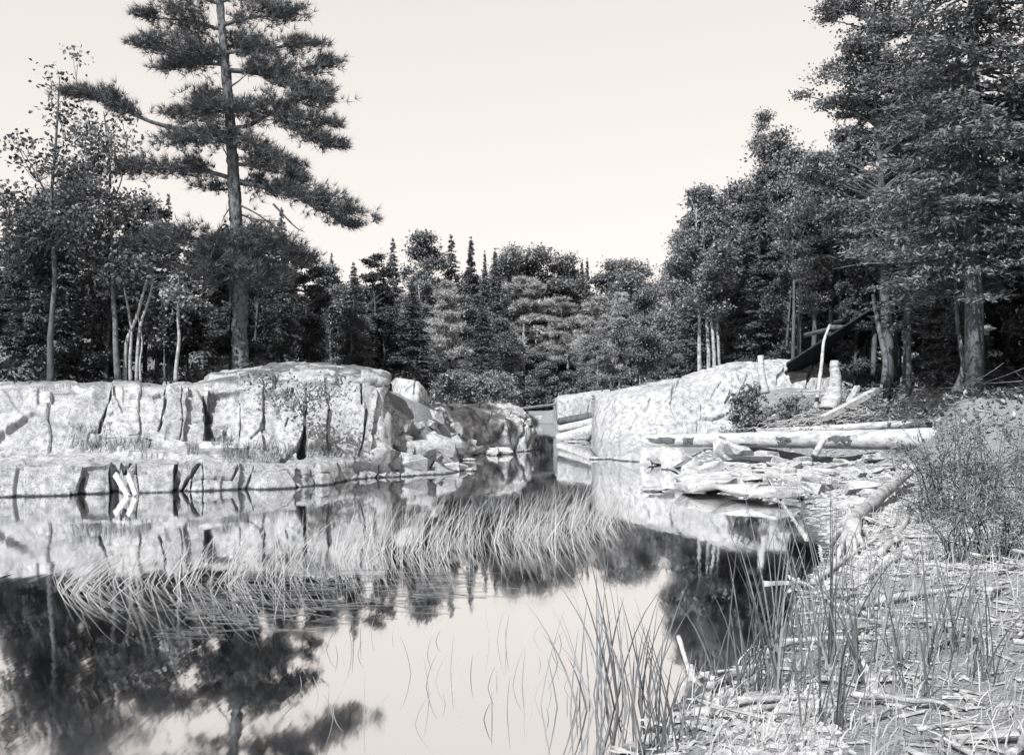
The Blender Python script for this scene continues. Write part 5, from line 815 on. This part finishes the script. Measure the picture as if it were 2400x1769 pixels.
CL = [(1407, 1632, .74, 20, 'reed clump in the water at the bottom, left of the shore'), (1323, 1640, .5, 9, 'small thin reed clump furthest out in the bottom water'), (1500, 1634, .66, 26, 'dense reed clump standing at the bottom water edge'), (1450, 1600, .6, 14, 'leaning reed clump between the two bottom water clumps'), (1760, 1625, .72, 24, 'reed clump rising from the litter above the bottom edge'), (1824, 1632, .95, 26, 'very tall reed clump in front of the dark tree reflection'),
      (1942, 1571, .92, 28, 'tallest dense reed clump in the middle of the near shore'), (2010, 1622, .74, 24, 'broad-bladed reed clump right of the tallest one'), (2109, 1571, .68, 22, 'reed clump before the straight pale pole'), (2227, 1546, .74, 26, 'dark reed clump near the right edge'), (1880, 1500, .55, 18, 'short reed clump at the water left of the litter'), (1700, 1600, .45, 14, 'low reed clump beside the hooked driftwood'), (2150, 1640, .6, 16, 'thin reed clump at the bottom right of the litter'), (2290, 1600, .55, 20, 'grassy reed clump at the right bottom corner'), (2060, 1480, .5, 16, 'short reed clump behind the tall ones'), (1560, 1740, .5, 22, 'reed clump below the bottom water edge'), (1950, 1750, .45, 22, 'short reed clump at the very bottom of the shore')]
for i, (px, py, h, n, lab) in enumerate(CL):
    b = on_level(px, py, .05); z = max(gz(b.x, b.y), -.02); r = np.random.RandomState(300 + i); n = int(n * .85); h *= 1.12; Bq = np.c_[r.normal(size=n) * .075, r.normal(size=n) * .06, np.full(n, -.03)]
    o = MB().add(*blades(Bq, h * (.3 + .95 * r.rand(n) ** .8), .005 + .0065 * r.rand(n), np.array([.04 * r.normal(), 0]), r, 7, .3, .5 + 1.2 * r.rand(n) ** 4)).build('reed_clump', M['reed_green']); o.location = (b.x, b.y, z); tag(o, lab, 'reeds')
n = 60; pq = np.c_[rs.uniform(700, 1330, n), rs.uniform(1480, 1700, n)]; Bq = np.array([list(on_level(a, b)) for a, b in pq])
tag(MB().add(*blades(Bq, .06 + .2 * rs.rand(n), .002 + .003 * rs.rand(n), np.array([.1, 0]), rs, 5)).build('sparse_reeds', M['reed_green']), 'scattered thin dark blades standing in the shallow bottom water', 'reeds', None, 'stuff')
Pg = np.vstack([scatter(4200, NEAR, rs), scatter(900, [(5, 13), (6, 12), (8.5, 14.5), (9.5, 19), (8.6, 20), (7.4, 17)], rs)]); Zg = land(Pg); n = len(Pg)
tag(MB().add(*blades(np.c_[Pg, Zg], .06 + .2 * rs.rand(n) ** 2, .003 + .004 * rs.rand(n), np.array([.15, 0]), rs, 4, .5, 1 + rs.rand(n))).build('grass', M['reed']), 'thin dry grass growing through the litter of the right shore', 'grass', None, 'stuff')
def leafmass(name, label, cat, cents, n, leaf, mat, seed, twigs=True, kind=None, up=.45, ratio=.5, spread=.3):
    r = np.random.RandomState(seed); C = np.array([list(c[:3]) for c in cents]); R = np.array([c[3] for c in cents]); O = np.array([C[:, 0].mean(), C[:, 1].mean(), C[:, 2].min() - R.max() * .7]); w = R ** 2 / (R ** 2).sum(); i = r.choice(len(C), n, p=w)
    g = unit(r.normal(size=(n, 3))) * (r.rand(n, 1) ** .5) * R[i][:, None]; g[:, 2] *= .75; Pp = C[i] + g; Pp = Pp[vnoise(Pp * (1.5 / R.mean()), seed) > -.18]
    cr = MB().add(*leafq(Pp - O, leaf, r, up, ratio))
    if not twigs: o = cr.build(name, M[mat]); o.location = O; return tag(o, label, cat, None, kind)
    E = empty(name, O); tag(E, label, cat, None, kind); tk = MB()
    for c, rad in zip(C, R):
        for k in range(7):
            e = c + r.normal(size=3) * rad * .55; put(tk, tube(spline([np.array([(c[0] - O[0]) * .5, (c[1] - O[1]) * .5, 0]), (c - O) * .7 + r.normal(size=3) * .06, e - O], 6), np.linspace(.014, .003, 6), 4, False))
    tk.build('stems', M['bark_grey'], E, True); cr.build('foliage', M[mat], E); return E
def cen(L, Y): return [(*at(a, b, Y - (d[0] if d else 0)), r) for a, b, r, *d in L]
leafmass('shrub', 'dark leafy shrub in front of the notch in the right rock', 'shrub', cen([(1735, 940, .4), (1770, 945, .42), (1750, 975, .42), (1790, 985, .35), (1725, 975, .3), (1760, 915, .3)], 26.6), 2300, .11, 'leaf', 51)
leafmass('shrub', 'lower feathery bush merging with the large one at the right edge', 'shrub', cen([(2190, 1235, .2), (2240, 1190, .26), (2300, 1180, .3), (2370, 1170, .34), (2260, 1250, .24), (2330, 1250, .3), (2400, 1240, .36), (2380, 1310, .26), (2310, 1300, .2)], 8.9), 5200, .05, 'feather', 56, ratio=.2)
leafmass('shrub', 'small leafy shrub under the shelf board', 'shrub', cen([(1850, 945, .3), (1870, 935, .28), (1835, 960, .28), (1895, 965, .25)], 26.4), 900, .09, 'leaf', 52)
leafmass('shrub', 'large feathery bush at the right edge of the near shore', 'shrub', cen([(2130, 1060, .28), (2180, 1030, .34), (2250, 1015, .36), (2310, 1030, .38), (2370, 1020, .4), (2140, 1120, .3), (2200, 1110, .38), (2270, 1100, .42), (2340, 1110, .42), (2160, 1180, .3), (2220, 1190, .36), (2290, 1190, .4), (2360, 1200, .42), (2240, 1260, .28), (2310, 1280, .34), (2380, 1290, .38), (2420, 1100, .5)], 11.4), 13000, .06, 'feather', 53, ratio=.2)
stems('sapling', 'dark sapling growing out of the face of the pine cliff', (714, 1000), 20.75, [([(716, 1000), (713, 960), (718, 930), (740, 905)], .022, .008), ([(716, 950), (700, 925), (690, 905)], .012, .005), ([(718, 930), (760, 925), (790, 905)], .012, .004)], 'bark', cat='sapling', leaves=[(715, 945, 34, 34, .3, 260), (770, 915, 34, 22, .3, 190), (690, 930, 22, 26, .3, 110), (745, 905, 26, 22, .3, 110)], seed=54, lf=.075, lm='leaf')
stems('sapling', 'low twiggy growth on the top edge of the pine cliff', (622, 915), 21.5, [([(622, 918), (620, 900), (616, 890)], .014, .005)], 'bark', cat='sapling', leaves=[(618, 895, 16, 10, .2, 90), (640, 890, 12, 8, .2, 50)], seed=55, lf=.07, lm='leaf_dark')
rs = np.random.RandomState(39)
def ledge_grass(boxes, seed):
    r = np.random.RandomState(seed); dg = bpy.context.evaluated_depsgraph_get(); dg.update(); B = []
    for (x0, x1, y0, y1, n) in boxes:
        for _ in range(n):
            v = at(r.uniform(x0, x1), r.uniform(y0, y1), 1.0) - cam.location; ok, loc, *_r = SC.ray_cast(dg, cam.location, v.normalized())
            if ok and loc.y < 40: B.append(list(loc))
    return np.array(B)
B = ledge_grass([(190, 345, 1035, 1062, 300), (440, 470, 1050, 1066, 80), (520, 690, 1050, 1085, 420), (700, 800, 1050, 1072, 160), (495, 545, 1030, 1045, 120), (160, 260, 1000, 1050, 120), (830, 850, 1060, 1080, 30)], 7); n = len(B)
tag(MB().add(*blades(B - [0, 0, .02], .08 + .22 * rs.rand(n) ** 1.5, .006 + .008 * rs.rand(n), np.array([.05, 0]), rs, 4, .5, np.ones(n))).build('ledge_grass', M['reed_green']), 'tufts of grass and weeds in the joints of the left ledge', 'grass', None, 'stuff')
def cover(name, label, poly, n, mat, leaf, hmax, seed, cat='undergrowth'):
    r = np.random.RandomState(seed); p = scatter(n, poly, r); z = land(p); k = vnoise(np.c_[p * .8, 0 * z], seed) * .5 + .6; q = np.c_[p, z + r.rand(n) ** 1.4 * hmax * np.clip(k, .15, 1.2)]; q = q[shore_dist(p) > .4]
    return tag(MB().add(*leafq(q, leaf, r, .6, .5)).build(name, M[mat]), label, cat, None, 'stuff')
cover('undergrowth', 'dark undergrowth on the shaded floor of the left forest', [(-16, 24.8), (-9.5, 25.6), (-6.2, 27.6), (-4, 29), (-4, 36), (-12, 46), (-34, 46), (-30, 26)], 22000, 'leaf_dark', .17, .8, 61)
cover('undergrowth', 'leafy undergrowth along the bank left of the flume', [(-5, 29.5), (-2.6, 33), (-1.2, 42), (-.4, 54), (-8, 56), (-9, 34)], 9000, 'leaf', .14, .9, 62)
cover('undergrowth', 'leafy undergrowth on top of the right rock and behind it', [(3.6, 56), (3.8, 40), (6, 33.5), (9, 33.6), (13, 34), (13, 56)], 8000, 'leaf', .13, .8, 63)
cover('undergrowth', 'dark undergrowth on the steep bank beneath the right spruce', [(8.9, 24.2), (9.4, 21.5), (10, 18.5), (15, 16), (24, 26), (26, 44), (13, 42), (9.8, 30.5)], 26000, 'leaf', .13, .6, 64)
cover('undergrowth', 'low brush behind the logs at the foot of the right rock', [(5.6, 26.2), (6.4, 25.3), (9, 24.6), (10, 26), (9.8, 29.4), (8, 29.4), (6, 28.6)], 6500, 'leaf', .07, .35, 65)
# heap of dead brush behind the logs
rs = np.random.RandomState(49); mb = MB(); pts = scatter(420, [(6.3, 26.4), (7.6, 25.2), (9.3, 25), (9.6, 27.4), (8, 27.4)], rs); zz = land(pts)
for p, z in zip(pts, zz):
    a = rs.normal() * .5 + (0 if rs.rand() < .6 else 1.5); L = .3 + .8 * rs.rand(); c = np.array([p[0], p[1], z + .05 + .28 * rs.rand()]); d = np.array([math.cos(a), math.sin(a) * .6, .12 * rs.normal()]) * L * .5
    put(mb, tube(spline([c - d, c + rs.normal(size=3) * .05 + [0, 0, .06], c + d], 5), np.linspace(.014, .005, 5), 4, False))
tag(mb.build('brush_pile', M['drift'], None, True), 'tangled heap of bare pale brushwood below the flared post', 'brush pile', None, 'stuff')
rs = np.random.RandomState(59); mb = MB(); pts = scatter(170, [(8.8, 24), (9.6, 21.5), (13, 20), (13, 28), (10, 29.5)], rs); zz = land(pts)
for p, z in zip(pts, zz):
    a = rs.rand() * 6.28; L = .4 + .9 * rs.rand(); c = np.array([p[0], p[1], z + .1 + .5 * rs.rand()]); d = np.array([math.cos(a), math.sin(a), .35 * rs.normal()]) * L * .5; put(mb, tube(spline([c - d, c + rs.normal(size=3) * .06, c + d], 5), np.linspace(.012, .004, 5), 3, False))
tag(mb.build('dead_twigs', M['bark_grey'], None, True), 'bare dead twigs littering the shaded slope of the right bank', 'twigs', None, 'stuff')
